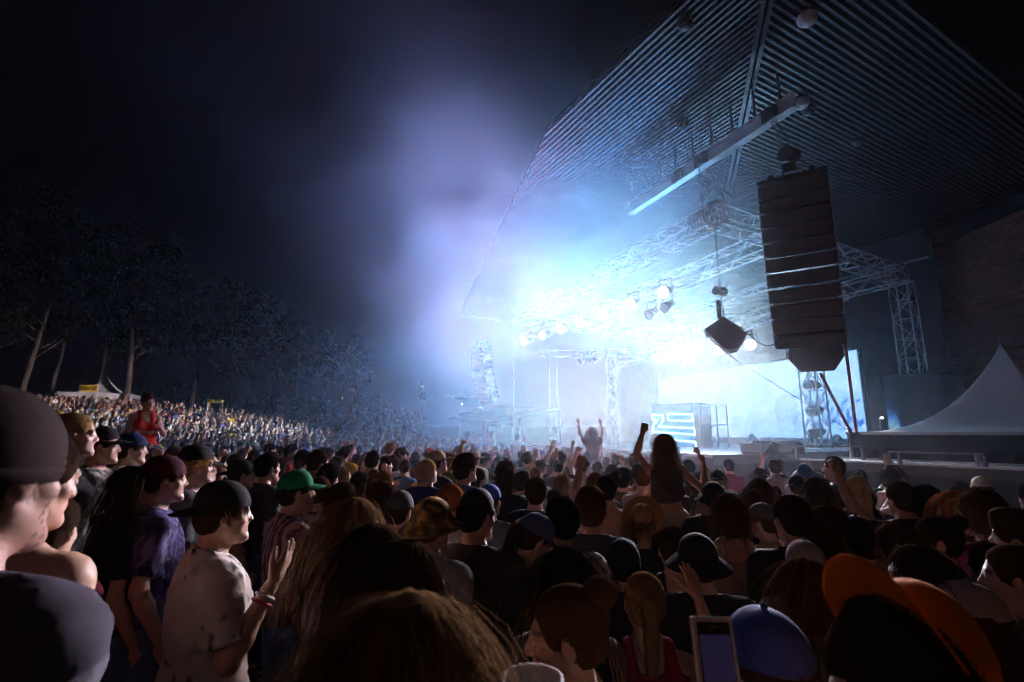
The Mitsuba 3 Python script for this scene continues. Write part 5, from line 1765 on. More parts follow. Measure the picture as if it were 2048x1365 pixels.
def leafy(v, c):
    n = meshkit.fbm(v * 24, 3, 4)
    c = np.where((n > 0.52)[:, None], np.array((0.30, 0.27, 0.23))[None], np.array((0.030, 0.032, 0.028))[None])
    return c


def camo(v, c):
    n = meshkit.fbm(v * 32, 3, 8)
    return np.where((n > 0.60)[:, None], np.array((0.50, 0.26, 0.045))[None], np.where((n > 0.45)[:, None], np.array((0.16, 0.11, 0.045))[None], np.array((0.035, 0.028, 0.018))[None]))


def bun_lines(v, c):
    return striped(v, (0.52, 0.50, 0.50), (0.20, 0.19, 0.20), 0.030, 2, 0.6)


def yellow_fringe(v, c):
    n = meshkit.noise(v * np.array((70, 70, 8)))
    return np.where((n > 0.72)[:, None], np.array((0.60, 0.30, 0.02))[None], c)


RELAX = (('relax', (1, 0, 0)), ('relax', (-1, 0, 0)))
# --- left foreground
who('near blurred man in brown beanie at the left edge, cheek lit, grey shirt', -18, 760, 0.94, 4, lod=0, hairs=('short', 'dark'), hat=('beanie', (0.026, 0.014, 0.011)), top=('tee', (0.085, 0.075, 0.098)), tone='fair', head=(4, 2, 0), over=0.03, beard=0.25, wide=0.86)
who('shirtless man with bare back behind the blurred beanie man, right elbow bent', 66, 850, 1.5, 10, lod=0, hairs=('short', 'dark'), top=None, tone='tan', arms=('down', 'in'), head=(8, 10, 0), wide=1.04)
who('woman with blond curls tied up and a lit cheek, beside the beanie man', 150, 822, 3.4, 56, fem=True, lod=1, hairs=('bun', 'blond'), top=('tank', 'black'), tone='pale', over=0.02)
who('man in black flat cap and dark patterned jacket, face turned to the right', 205, 851, 4.0, 62, lod=1, hairs=('short', 'dark'), hat=('flatcap', 'black', 0, -6), top=('long', 'charcoal'), tone='fair', pattern=('top', leafy), over=0.03)
who('man in navy cap turned backwards just right of the flat cap man', 264, 862, 4.5, 58, lod=1, hairs=('short', 'dark'), hat=('cap', 'navy', 180, 0), top=('tee', 'white'), tone='fair', over=0.03)
who('man in maroon topped cap and checked purple shirt, ear and jaw lit', 330, 903, 3.0, 55, lod=1, hairs=('short', 'dark'), hat=('cap', (0.055, 0.008, 0.018), 170, 0), top=('collar', 'purple'), pattern=('top', checks), tone='fair', over=0.035)
who('blond fringed man in black cap behind the maroon cap, cheek brightly lit', 392, 884, 3.5, 62, lod=1, hairs=('fringe', 'blond'), hat=('cap', 'black', -35, 3), top=('tee', 'charcoal'), tone='pale', over=0.03)
who('long haired woman with amber lit ends between flat cap and maroon cap', 262, 930, 2.9, 40, fem=True, lod=1, hairs=('half', 'dark'), top=('tee', 'black'), tone='fair', fall=0.28)
_, Wm7, J7, _ = who('man in black backward cap and pale printed shirt raising his right hand', 447, 953, 2.25, 52, lod=1, hairs=('short', 'dark'), hat=('cap', 'black', 180, 0), top=('collar', (0.50, 0.44, 0.40)), pattern=('top', spots), tone='tan', beard=0.45, over=0.03,
                    arms=('down', ((0.06, 0.05, -0.26), (0.03, 0.18, -0.03))), hands=(('relax', (1, 0, 0)), ('open', (-0.4, 0.2, 1))), head=(2, 0, 0), wide=1.05)
who('man in bright green cap and striped shirt, face turned right', 592, 935, 3.3, 55, lod=1, hairs=('short', 'dark'), hat=('cap', (0.010, 0.15, 0.055), 0, -2), top=('collar', 'pink'), pattern=('top', stripes), tone='fair', over=0.03, head=(4, -4, 0))
who('man in black backward cap with a small pale tag, left of the green cap', 482, 914, 4.5, 50, lod=1, hairs=('short', 'dark'), hat=('cap', 'black', 180, 0), top=('tee', 'black'), tone='tan', over=0.03)
who('dark haired man seen from behind, left of the green cap and beyond it', 535, 905, 4.7, 40, lod=1, hairs=('short', 'black'), top=('tee', 'charcoal'), tone='fair')
who('man with cropped grey brown hair and leafy dark shirt right of the green cap', 640, 950, 3.9, 22, lod=1, hairs=('buzz', 'brown'), top=('tee', 'black'), pattern=('top', leafy), tone='tan', wide=1.05)
who('dark messy haired man just above the half tied blond woman', 680, 968, 3.5, 30, lod=1, hairs=('messy', 'dark'), top=('tee', 'black'), tone='fair')
who('woman with half tied long blond hair, lit cheek and white top', 708, 992, 2.2, 38, fem=True, lod=1, hairs=('half', 'light'), top=('tank', 'white'), tone='pale', fall=0.30)
who('dark long haired woman in front of the blond woman, hair edge glowing brown', 742, 1044, 1.75, 30, fem=True, lod=1, hairs=('long', 'dark'), top=('tank', 'black'), tone='fair', fall=0.34)
who('big dark haired woman near the bottom with glowing hair edge and lit cheek', 806, 1078, 1.32, 48, fem=True, lod=0, hairs=('long', 'dark'), top=('tank', 'charcoal'), tone='fair', fall=0.36)
who('nearest blurred woman at the bottom with long streaked golden hair', 812, 1178, 0.74, 14, fem=True, lod=0, hairs=('long', 'light'), top=('tank', 'brown'), tone='fair', fall=0.42)
# --- centre
who('man in black cap, sunglasses and dark shirt raising a hand, bill to the right', 952, 970, 2.75, 28, lod=1, hairs=('short', 'black'), hat=('cap', 'black', -30, 2), top=('tee', (0.030, 0.024, 0.024)), tone='tan', over=0.03, wide=1.10,
    arms=('down', ((0.10, 0.13, -0.20), (0.02, 0.20, 0.08))), hands=(('relax', (1, 0, 0)), ('cup', (-1, 0.2, 0))), head=(18, 6, 0))
who('person in yellow and brown camouflage bucket hat and pale grey tee', 862, 984, 2.6, 35, lod=1, hairs=('short', 'brown'), hat=('bucket', 'olive', 0, -4), pattern=('hat', camo), top=('tee', (0.46, 0.44, 0.46)), tone='fair', over=0.03)
who('ginger haired man with lit ear behind the bucket hat', 900, 966, 3.4, 30, lod=1, hairs=('short', 'ginger'), top=('tee', 'white'), tone='pale')
who('woman with brown hair straight down, lit neck, left of the bucket hat', 765, 960, 3.7, 32, fem=True, lod=1, hairs=('bob', 'brown'), top=('tee', 'black'), tone='fair')
who('person in dark cap with lit bill left of the bucket hat', 800, 976, 3.4, 30, lod=1, hairs=('short', 'dark'), hat=('cap', 'charcoal', -20), top=('tee', 'black'), tone='fair', over=0.03)
who('woman in navy cap and yellow fringed top looking down to the right', 1062, 1020, 2.8, 62, fem=True, lod=1, hairs=('tail', 'dark'), hat=('cap', (0.055, 0.065, 0.15), 0, 2), top=('tee', 'yellow'), pattern=('top', yellow_fringe), tone='fair', over=0.03, head=(0, 24, 6))
who('dark haired man tilting his head in a striped grey tee', 1120, 997, 3.0, 10, lod=1, hairs=('messy', 'black'), top=('tee', 'grey'), pattern=('top', bun_lines), tone='tan', head=(-20, 10, 10))
who('man with spiky brown hair and dark navy tee, seen from behind', 1180, 975, 3.3, 12, lod=1, hairs=('messy', 'brown'), top=('tee', (0.030, 0.036, 0.055)), tone='fair', wide=1.08)
who('shirtless man with tall dark hair, shoulders rimmed with light', 1212, 950, 4.8, 8, lod=1, hairs=('short', 'black'), top=None, tone='tan', wide=1.05)
who('person wearing a big straw hat tilted back, left of the black hat', 1284, 1004, 4.2, 10, fem=True, lod=1, hairs=('long', 'brown'), hat=('straw', (0.42, 0.22, 0.075), 20, -30), top=('tank', 'black'), tone='fair', head=(0, -26, 0))
who('woman with sunglasses pushed up on dark hair, lower right of the straw hat', 1345, 1050, 2.9, 10, fem=True, lod=1, hairs=('bun', 'dark'), top=('tank', 'black'), tone='fair')
who('person in round black brimmed hat, neck lit, dark shirt', 1392, 1047, 2.5, 6, lod=1, hairs=('short', 'dark'), hat=('bucket', 'black', 0, -2), top=('tee', 'black'), tone='pale', over=0.05, wide=1.06)
who('woman with round curly bob, rim of hair glowing, beige vest', 1457, 988, 3.3, 6, fem=True, lod=1, hairs=('curly', 'brown'), top=('tank', (0.36, 0.25, 0.17)), tone='fair', fall=0.0)
who('person in black cap between the curly bob and the raised woman', 1425, 958, 4.4, 8, lod=1, hairs=('short', 'black'), hat=('bucket', 'black'), top=('tee', 'black'), tone='tan', over=0.03)
who('woman with long black wavy hair below the yellow top', 1132, 1088, 1.95, 10, fem=True, lod=1, hairs=('half', 'black'), top=('tank', 'black'), tone='fair', fall=0.33)
who('person in dark rounded cap left of the black hat, lower row', 1245, 1072, 2.8, 5, lod=1, hairs=('short', 'black'), hat=('beanie', 'black'), top=('tee', 'black'), tone='fair', over=0.03)
who('woman looking left with her hair in a bun tied by a red band', 1142, 1163, 1.45, -84, fem=True, lod=0, hairs=('bun', 'brown'), top=('tank', 'brown'), tone='fair', head=(0, 4, 0))
who('woman with braided brown hair raising her bent right arm, palm open', 1287, 1140, 2.1, 4, fem=True, lod=1, hairs=('tail', 'light'), top=('tank', 'maroon'), tone='fair',
    arms=('down', ((0.16, 0.10, 0.00), (0.12, 0.20, 0.20))), hands=(('relax', (1, 0, 0)), ('open', (-0.5, 1, 0.2))))
# --- right foreground
who('person in blue cap low in front, button on the crown, raising a hand', 1532, 1200, 1.27, -14, lod=0, hairs=('short', 'dark'), hat=('cap', (0.020, 0.035, 0.16), 10, 2), top=('tee', 'cream'), tone='fair', over=0.035,
    arms=('down', ((0.05, 0.13, -0.20), (0.03, 0.23, -0.02))), hands=(('relax', (1, 0, 0)), ('fist', (-1, 0, 0))))
who('near blurred person in orange cap worn backwards, bill up to the left', 1768, 1168, 0.86, 66, lod=0, hairs=('short', 'dark'), hat=('cap', (0.62, 0.17, 0.020), 180, -4), top=('tee', (0.55, 0.14, 0.02)), tone='fair', over=0.015, head=(0, 58, 4), arms=('in', 'in'))
who('woman in pale grey cap with long brown hair at the right', 1936, 1155, 2.0, -8, fem=True, lod=1, hairs=('half', 'brown'), hat=('cap', (0.34, 0.32, 0.34), -20), top=('tee', 'black'), tone='fair', over=0.03)
who('woman with long dark hair looking left in profile, lower right', 1836, 1086, 2.2, -66, fem=True, lod=1, hairs=('long', 'dark'), top=('tee', 'black'), tone='fair', fall=0.30)
who('curly haired man looking left in profile, above the dark haired profile woman', 1798, 1045, 2.8, -52, lod=1, hairs=('curly', 'brown'), top=('tee', 'black'), tone='pale', fall=0.02)
who('woman looking left, forehead and nose lit, below the tent wall', 1872, 1030, 2.95, -64, fem=True, lod=1, hairs=('bun', 'dark'), top=('tank', 'blue'), tone='pale')
who('person in pale backward cap and light shirt right of the curly bob', 1607, 1073, 2.7, 10, lod=1, hairs=('short', 'brown'), hat=('cap', (0.40, 0.34, 0.34), 180, 0), top=('tee', 'grey'), tone='fair', over=0.03)
who('fringed man with glasses looking left above the pale backward cap', 1600, 1030, 3.2, -48, lod=1, hairs=('fringe', 'brown'), top=('tee', 'black'), tone='pale')
who('woman with long straight brown hair right of centre, hair edges lit', 1655, 1008, 3.1, 4, fem=True, lod=1, hairs=('long', 'brown'), top=('tank', 'black'), tone='fair', fall=0.30)
who('broad man with short hair and dark tee, neck edge lit', 1582, 988, 3.1, -6, lod=1, hairs=('short', 'dark'), top=('tee', 'black'), tone='fair', wide=1.12)
who('woman with auburn hair and headband edge glowing orange, left of the orange cap', 1607, 1112, 2.1, -4, fem=True, lod=1, hairs=('long', 'brown'), top=('tee', 'grey'), tone='fair', fall=0.34)
who('man in dark cap and dark tee left of the curly haired man', 1712, 1026, 3.0, -8, lod=1, hairs=('short', 'black'), hat=('cap', 'black', 30), top=('tee', 'charcoal'), tone='tan', over=0.03, wide=1.05)
who('man in grey cap with bill to the left, right of the curly bob', 1527, 1002, 4.0, -40, lod=1, hairs=('short', 'dark'), hat=('cap', 'charcoal', 0), top=('tee', 'beige'), tone='fair', over=0.03)
who('short haired man raising a clenched right fist in front of the platform', 1800, 962, 4.3, -2, lod=1, hairs=('short', 'dark'), top=('tee', 'black'), tone='tan', wide=1.08,
    arms=(((0.10, 0.14, 0.16), (0.16, 0.18, 0.40)), 'down'), hands=(('fist', (0, -1, 0)), ('relax', (-1, 0, 0))))
who('curly haired man with lit neck and maroon shirt at the right edge', 1960, 975, 3.3, -6, lod=1, hairs=('curly', 'brown'), top=('tee', (0.11, 0.018, 0.028)), tone='fair', fall=0.0)
who('woman with wavy reddish hair left of the maroon shirt man', 1908, 980, 3.8, 0, fem=True, lod=1, hairs=('half', 'ginger'), top=('tank', 'black'), tone='fair', fall=0.26)
who('man with wavy fringe at the right frame edge, cheek lit', 2036, 1020, 2.9, -40, lod=1, hairs=('messy', 'brown'), top=('tee', 'black'), tone='pale')
who('woman with pinned up hair at the right edge, hand at her face', 2030, 1085, 2.2, -50, fem=True, lod=1, hairs=('bun', 'brown'), top=('tank', 'grey'), tone='pale', arms=('face', 'down'))
who('person at the right making a horned hand sign above the grey cap', 1985, 1085, 2.6, -10, lod=1, hairs=('short', 'black'), top=('tee', 'black'), tone='brown',
    arms=(((0.12, 0.16, -0.12), (0.14, 0.26, 0.06)), 'down'), hands=(('horns', (0, 1, 0)), ('relax', (-1, 0, 0))))
who('blond woman with messy bun in front of the right rail', 1712, 950, 5.3, -4, fem=True, lod=1, hairs=('tail', 'blond'), top=('tank', 'black'), tone='pale')
who('round haired person tipping back, light on the nose, before the tent wall', 1850, 968, 4.2, 20, lod=1, hairs=('curly', 'black'), top=('tee', 'black'), tone='brown', head=(0, -28, 0), fall=0.0)
who('tall man in profile looking left below the lamp tower', 1668, 912, 6.5, -60, lod=1, hairs=('short', 'dark'), top=('tee', 'black'), tone='fair')
who('woman with long dark hair left of the blond messy bun', 1632, 953, 5.0, 0, fem=True, lod=1, hairs=('long', 'dark'), top=('tank', 'charcoal'), tone='fair')
who('person with tousled hair just left of the long dark hair, rim lit', 1518, 958, 4.9, 0, lod=1, hairs=('curly', 'brown'), top=('tee', 'charcoal'), tone='fair', fall=0.0)
who('man with rounded short hair left of the tousled head, rim lit brown', 1506, 978, 4.5, 2, lod=1, hairs=('short', 'brown'), top=('tee', 'black'), tone='fair')
# --- people carried on shoulders
rider('woman with long hair sitting on shoulders, fist up before the logo', 1328, 866, 4.9, 14, carrier='cropped haired man carrying the woman in the middle on his shoulders', lod=0, hairs=('long', 'light'), top=('crop', (0.05, 0.03, 0.03)), legs=('shorts', 'beige'), tone='tan',
      arms=(((0.13, 0.13, 0.16), (0.06, 0.20, 0.37)), ((0.20, 0.05, -0.19), (0.22, 0.14, 0.03))), hands=(('fist', (0, 1, 0)), ('cup', (-1, 0.3, 0.2))), fall=0.20)
rider('distant woman on shoulders with both arms thrown up in the blue smoke', 1184, 854, 11.8, 18, carrier='person carrying the distant woman on his shoulders in the blue smoke', lod=1, hairs=('long', 'dark'), top=('tee', 'black'), legs=('shorts', 'denim'), tone='fair', arms=('up2', 'up'), hands=(('horns', (0, 1, 0)), ('two', (0, 1, 0))))
_, WmR, _, _ = rider('woman in red lettered tank top on shoulders above the left crowd', 298, 786, 7.0, 132, carrier='man under the woman in the red tank top', lod=0, hairs=('bun', 'brown'), top=('tank', (0.62, 0.040, 0.030)), legs=('shorts', 'denim'), tone='fair',
                     arms=(((0.07, 0.10, -0.22), (-0.02, 0.24, -0.12)), ((0.10, 0.06, -0.26), (-0.10, 0.24, -0.36))), hands=(('fist', (0, -1, 0)), ('relax', (0, -1, 0))), head=(-14, 12, 6))
m = meshkit.text_mesh('Wrangler', 0.045, 0.004, True)
m.apply_translation((-(m.bounds[0][0] + m.bounds[1][0]) / 2, 0, 0))
key_red = [k for k in labels if labels[k].get('label', '').startswith('woman in red lettered')][0]
part(key_red, 'lettering', mikit.ply(m, 'mat_white', to_world=tw(WmR @ M(rz(math.pi) @ rx(math.pi / 2), (0, 0.162, 1.175)))))
rider('distant woman in white top on shoulders above the far left crowd', 632, 852, 22.0, 60, carrier='person under the distant woman in the white top', lod=2, hairs=('short', 'dark'), top=('crop', 'white'), legs=('long', 'denim'), tone='fair')
rider('distant long haired person on shoulders holding up a phone, left of the stage', 938, 862, 19.0, 70, carrier='person under the long haired distant rider', lod=2, hairs=('long', 'dark'), top=('tee', 'black'), legs=('long', 'denim'), tone='fair', arms=('phone', 'fwd'))
rider('distant pale haired rider with bare back left of the stage', 984, 860, 18.0, 20, carrier='person under the pale haired distant rider', lod=2, hairs=('short', 'blond'), top=('crop', 'cream'), legs=('long', 'denim'), tone='pale', arms=('down', 'up2'))
rider('distant rider with one arm straight up below the thin pole', 1034, 868, 17.0, 20, carrier='person under the rider by the thin pole', lod=2, hairs=('short', 'brown'), top=('tee', 'white'), legs=('long', 'black'), tone='fair', arms=('down', 'up'))
n_named = len([k for k in labels if labels[k].get('category') == 'person'])
# ------------------------------------------------------------------ the rest of the crowd
rc = np.random.default_rng(2024)
front_line = (tA + FRONT * -0.5 - D2 * 1.9)[:2]


def in_crowd(x, y):
    """where the audience stands: left of the stage barrier and of the platform, not behind the camera"""
    q = np.array((x, y)) - front_line
    n = np.array((FRONT[1], -FRONT[0]))                    # towards the stage
    if q @ n > 0 and q @ FRONT[:2] > -1.5:
        return False
    p = np.array((x, y)) - w0
    if p @ D2[:2] > -0.55 and y < 11.5:
        return False
    return y > 0.7 and abs(x) < 1.06 * y + 0.3 and x > -31.5 and y < 37.5 - 0.10 * (x + 12) ** 2 * (x > -12)


pts = list(taken)
grid = {}


def near(x, y, d):
    i, j = int(x // 0.8), int(y // 0.8)
    return any((x - a) ** 2 + (y - b) ** 2 < d * d for di in (-1, 0, 1) for dj in (-1, 0, 1) for a, b in grid.get((i + di, j + dj), ()))


def put(x, y):
    grid.setdefault((int(x // 0.8), int(y // 0.8)), []).append((x, y))


for x, y in taken:
    put(x, y)
fill = []
for _ in range(60000):
    y = 1.9 + 35.8 * rc.random() ** 0.72
    x = -32 + 42 * rc.random()
    d = 0.50 if y < 6 else 0.53 if y < 14 else 0.62
    u_ = px((x, y, 1.7 + float(ground_z(x, y))))[0]
    if (y < 4.75 and abs(u_ - 1338) < 62) or (9.5 < y < 11.8 and abs(u_ - 1184) < 26) or (y < 6.8 and abs(u_ - 300) < 45):
        continue                                    # the people on shoulders stand clear
    if y < 7:                                       # nobody drawn at random in front of the people placed one by one
        v_ = px((x, y, 1.72 + float(ground_z(x, y))))[1]
        if any(y < yh + 0.1 and abs(u_ - uh) < 120 / y + 110 / yh and v_ < vh + 330 / yh for uh, vh, yh in seen):
            continue
    if in_crowd(x, y) and not near(x, y, d):
        put(x, y)
        fill.append((x, y))
fill.sort(key=lambda p: p[0] ** 2 * 0.25 + p[1] ** 2)
N_NAMED = 300 - len([k for k in labels if labels[k].get('category') == 'person'])
ARMS = [('down', 'down')] * 6 + [('in', 'in'), ('chest', 'down'), ('down', 'in'), ('in', 'down')]
ARMS_UP = [('up', 'down'), ('down', 'up2'), ('fist', 'down'), ('down', 'fist'), ('phone', 'phone'), ('wave', 'up'), ('down', 'wave'), ('face', 'down')]
M_HAIR = [('short', .46), ('messy', .20), ('buzz', .16), ('fringe', .08), ('curly', .10)]
F_HAIR = [('long', .36), ('half', .20), ('bun', .16), ('tail', .16), ('curly', .06), ('bob', .06)]
COL_HAIR = [('dark', .40), ('black', .28), ('brown', .18), ('light', .07), ('blond', .055), ('ginger', .015)]
COL_TOP = [('black', .36), ('charcoal', .18), ('white', .10), ('grey', .08), ('navy', .08), ('denim', .04), ('cream', .05), ('red', .03), ('maroon', .03), ('olive', .03), ('pink', .03), ('yellow', .02), ('blue', .03)]
COL_CAP = [('black', .34), ('navy', .18), ('white', .10), ('grey', .10), ('beige', .08), ('blue', .07), ('red', .04), ('orange', .04), ('yellow', .03), ('green', .02)]
TONES = [('fair', .48), ('pale', .26), ('tan', .20), ('brown', .06)]


def pick(table):
    r, names = rc.random() * sum(w for _, w in table), [n for n, _ in table]
    for n, w in table:
        r -= w
        if r <= 0:
            return n
    return names[-1]


def zone(x, y):
    u, v = px((x, y, 1.7 + float(ground_z(x, y))))
    row = 'near' if y < 4.2 else 'midway' if y < 7.5 else 'far'
    for lim, word in ((330, 'below first aid tent'), (520, 'below water sign'), (760, 'below dark trees'), (960, 'left of smoke'), (1140, 'below canopy edge'), (1270, 'left of raised woman'),
                      (1400, 'round raised woman'), (1560, 'below picture wall'), (1700, 'below lamp tower'), (1900, 'below tent wall'), (9999, 'at right edge')):
        if u < lim:
            return row, word


HW = {'short': 'short {} hair', 'messy': 'messy {} hair', 'buzz': 'cropped {} hair', 'fringe': 'fringed {} hair', 'curly': 'curly {} hair', 'long': 'long {} hair', 'half': 'long {} tied hair', 'bun': '{} bun', 'tail': '{} ponytail', 'bob': '{} bob'}
TW = {'tee': 'tee', 'tank': 'tank top', 'long': 'sweater', 'collar': 'shirt'}
said = {}
todo = []
for x, y in fill[:N_NAMED]:
    fem = rc.random() < 0.42
    hs = (pick(F_HAIR if fem else M_HAIR), pick(COL_HAIR))
    hat = None
    if rc.random() < (0.10 if fem else 0.24):
        kind = 'cap' if rc.random() < 0.78 else ('bucket' if rc.random() < 0.5 else 'straw')
        hat = (kind, pick(COL_CAP) if kind != 'straw' else 'beige', 180 if (kind == 'cap' and rc.random() < 0.45) else 0)
        if hs[0] in ('messy', 'curly', 'fringe', 'bun'):
            hs = ('short' if not fem else 'tail', hs[1])
    up = rc.random() < (0.10 if y < 5 else 0.16)
    arms = (ARMS_UP if up else ARMS)[rc.integers(len(ARMS_UP if up else ARMS))]
    kind = ('tank' if rc.random() < .55 else 'tee') if fem else ('tee' if rc.random() < .8 else 'long')
    top = None if (not fem and rc.random() < 0.08) else (kind, pick(COL_TOP))
    row, word = zone(x, y)
    lab = f"person with {HW[hs[0]].format(hs[1]) if not hat else hat[1] + ' ' + {'cap': 'backward cap' if hat[2] else 'cap', 'bucket': 'bucket hat', 'straw': 'straw hat'}[hat[0]]}"
    lab += f", {top[1] + ' ' + TW[top[0]] if top else 'bare back'}" + (', arm raised' if up and arms[0] != 'face' else '') + f", {row} {word}"
    said.setdefault(lab, []).append(len(todo))
    todo.append([x, y, fem, hs, hat, arms, top, lab, None])
for lab, ids in said.items():
    if len(ids) in (2, 3):
        for w_, i in zip(('left', 'right') if len(ids) == 2 else ('left', 'middle', 'right'), sorted(ids, key=lambda i: todo[i][0] / todo[i][1])):
            todo[i][7] = lab + f' ({w_})'
    elif len(ids) > 3:
        for i in ids:
            todo[i][8] = 'look-alike people in the crowd'
WD = [1.0, 1.06]
for n_, (x, y, fem, hs, hat, arms, top, lab, grp) in enumerate(todo):
    h = 1.66 + 0.055 * rc.normal() if fem else 1.76 + 0.06 * rc.normal()
    h = min(max(h, 1.54), 1.92)
    HEADS = ((0, 0, 0), (16, 4, 0), (-18, 2, 4), (6, -8, -3))
    tr = tuple((('open' if rc.random() < .5 else 'fist') if a in ('up', 'up2', 'fist', 'wave') else 'cup' if a == 'phone' else 'relax') for a in arms)
    hands = ((tr[0], (0, 1, 0) if tr[0] != 'relax' else (1, 0, 0)), (tr[1], (0, 1, 0) if tr[1] != 'relax' else (-1, 0, 0)))
    person('person', lab, grp, (x, y, float(ground_z(x, y))), h, stage_yaw(x, y) + 14 * rc.normal(), fem=fem, arms=arms, tone=pick(TONES), hairs=hs, hat=hat, top=top, legs=('long', ('denim', 'black', 'charcoal')[rc.integers(3)]),
           head=HEADS[rc.integers(4)], lod=2, hands=hands, wide=1.0 if fem else WD[rc.integers(2)], seed=int(rc.integers(100)), fall=(0.22, 0.30)[rc.integers(2)])
    if arms == ('phone', 'phone'):
        s = h / 1.748
        yw = stage_yaw(x, y)
        tpos = np.array((x, y, float(ground_z(x, y)))) + rz(-math.radians(yw)) @ (np.array((0, 0.36, 1.56)) * s)
        ph = thing('phone', f'small phone held up by {lab.split(",")[1].strip()} wearer, {zone(x, y)[0]} {zone(x, y)[1]}', 'phone')
        Fp = rz(-math.radians(yw)) @ rx(0.1)
        part(ph, 'case', mikit.ply(cbox(0.15, 0.009, 0.075, 0.003), 'mat_black', to_world=tw(M(Fp, tpos))))
        part(ph, 'screen', {**mikit.ply(trimesh.creation.box((0.138, 0.0015, 0.066)), 'mat_phone_screen', to_world=tw(M(Fp, tpos - Fp[:, 1] * 0.0056)))})

# ---- everybody farther off: one mass of simple figures


def tri(f):
    return np.vstack([f[:, [0, 1, 2]], f[:, [0, 2, 3]]]) if f.shape[1] == 4 else f


def far_figure(seed, arms, fem, style, q=1.0):
    J = skeleton(fem, arms)
    H = 0.050 * q
    pts_ = np.array(J['S'] + J['E'] + J['W'])
    hi = max(1.62, pts_[:, 2].max() + 0.22)
    f = Field(np.arange(pts_[:, 0].min() - .12, pts_[:, 0].max() + .14, H), np.arange(-0.20, max(0.22, pts_[:, 1].max() + .12), H), np.arange(0.86, 1.50, H * 1.2))
    put_torso(f, J, g=0.014, bust=False)
    for i in (0, 1):
        put_arm(f, J, i, g=0.012, upto=0.6)
    top_ = f.mesh()
    h = 0.037 * q
    f = Field(np.arange(-0.14, 0.15, h), np.arange(-0.15, 0.19, h), np.arange(1.40, 1.80, h))
    put_neck(f, J, np.eye(3), g=0.006)
    put_head(f, np.eye(3), fine=False, fem=fem)
    f.cap(HEADC + (0, 0.092, 0.005), HEADC + (0, 0.112, -0.026), 0.014, 0.018, 0.02)
    skin_ = [f.mesh()]
    for i in (0, 1):
        if J['W'][i][2] > 1.15 or True:
            d = J['W'][i] - J['E'][i]
            skin_.append((lambda m: (np.array(m.vertices), np.array(m.faces)))(tube([J['S'][i] * .5 + J['E'][i] * .5, J['E'][i], J['W'][i], J['W'][i] + d / np.linalg.norm(d) * 0.07, J['W'][i] + d / np.linalg.norm(d) * 0.17], [0.046, 0.043, 0.030, 0.044, 0.018], 5)))
    skin_ = welded(skin_)
    if style == 'cap':
        hv, hf = welded([(g[0], tri(g[1])) for n_, g in gear('cap', 2)[:2]])
    elif style == 'straw':
        hv, hf = welded([(g[0], tri(g[1])) for n_, g in gear('straw', 2)[:2]])
    else:
        hv, hf = hair_mass(style, 0.046 * q, 0.22, seed=seed)
    hv = hv + HEADC
    return [(top_, 0), (skin_, 1), ((hv, hf), 2)], style


protos, protos2 = [[far_figure(i, a, fm, st, q) for i, (a, fm, st) in enumerate(((('down', 'down'), False, 'short'), (('down', 'down'), True, 'long'), (('in', 'in'), False, 'messy'), (('down', 'down'), False, 'cap'), (('down', 'up'), False, 'short'), (('up2', 'down'), True, 'long'),
                                                                  (('chest', 'down'), True, 'bun'), (('down', 'fist'), False, 'cap'), (('down', 'down'), True, 'half'), (('wave', 'wave'), False, 'messy'), (('down', 'down'), False, 'straw'), (('phone', 'phone'), True, 'tail')))] for q in (1.0, 1.35)]
PW = np.array((20, 15, 12, 12, 3, 2.5, 8, 2, 9, 1.5, 2, 2.5))
V, FC, CC, NN = [], [], [], 0
for x, y in fill[N_NAMED:]:
    parts_, st = (protos if y < 17 else protos2)[rc.choice(len(protos), p=PW / PW.sum())]
    h = min(max(1.71 + 0.075 * rc.normal(), 1.52), 1.93) / 1.748
    Rw = rz(-math.radians(stage_yaw(x, y) + 20 * rc.normal())) * h
    off = np.array((x, y, float(ground_z(x, y))))
    cols = [CLOTH[pick(COL_TOP)], SKIN[pick(TONES)], CLOTH[pick(COL_CAP)] if st == 'cap' else CLOTH['beige'] if st == 'straw' else HAIRC[pick(COL_HAIR)]]
    for (v, f), ci in parts_:
        V.append(v @ Rw.T + off)
        FC.append(f + NN)
        CC.append(np.repeat(np.clip(np.asarray(cols[ci]) * (0.85 + 0.3 * rc.random()), 0.006, 0.9)[None], len(v), 0))
        NN += len(v)
scene['crowd'] = mikit.ply((np.vstack(V), np.vstack(FC)), 'mat_far', smooth=True, color=np.vstack(CC).astype(np.float32))
tag('crowd', 'dense far crowd of standing people on the flat and slope, facing the stage', 'crowd', kind='stuff')

# ---- held things in the foreground
ph = thing('phone', 'white framed phone held up at the bottom edge, screen bluish', 'phone')
c_ = at_y(1434, 1334, 0.95)
Fp = rz(math.radians(16)) @ rx(math.radians(-16)) @ ry(math.radians(6))
case = trimesh.creation.extrude_polygon(__import__('shapely.geometry', fromlist=['box']).box(-0.036, -0.072, 0.036, 0.072).buffer(0.004), 0.008, engine='earcut')
case.apply_transform(M(rx(math.pi / 2), (0, 0.004, 0)))
part(ph, 'case', mikit.ply(case, 'mat_white', smooth=30, to_world=tw(M(Fp, c_))))
fr = trimesh.creation.box((0.066, 0.0012, 0.136))
part(ph, 'front_glass', mikit.ply(fr, 'mat_ink', to_world=tw(M(Fp, c_ - Fp[:, 1] * 0.0046))))
part(ph, 'screen', {**mikit.ply(trimesh.Trimesh([(-.031, 0, -.052), (.031, 0, -.052), (.031, 0, .048), (-.031, 0, .048)], [(0, 1, 2), (0, 2, 3)], process=False), 'mat_ink', to_world=tw(M(Fp, c_ - Fp[:, 1] * 0.0056))), 'emitter': emit((0.010, 0.007, 0.022))})
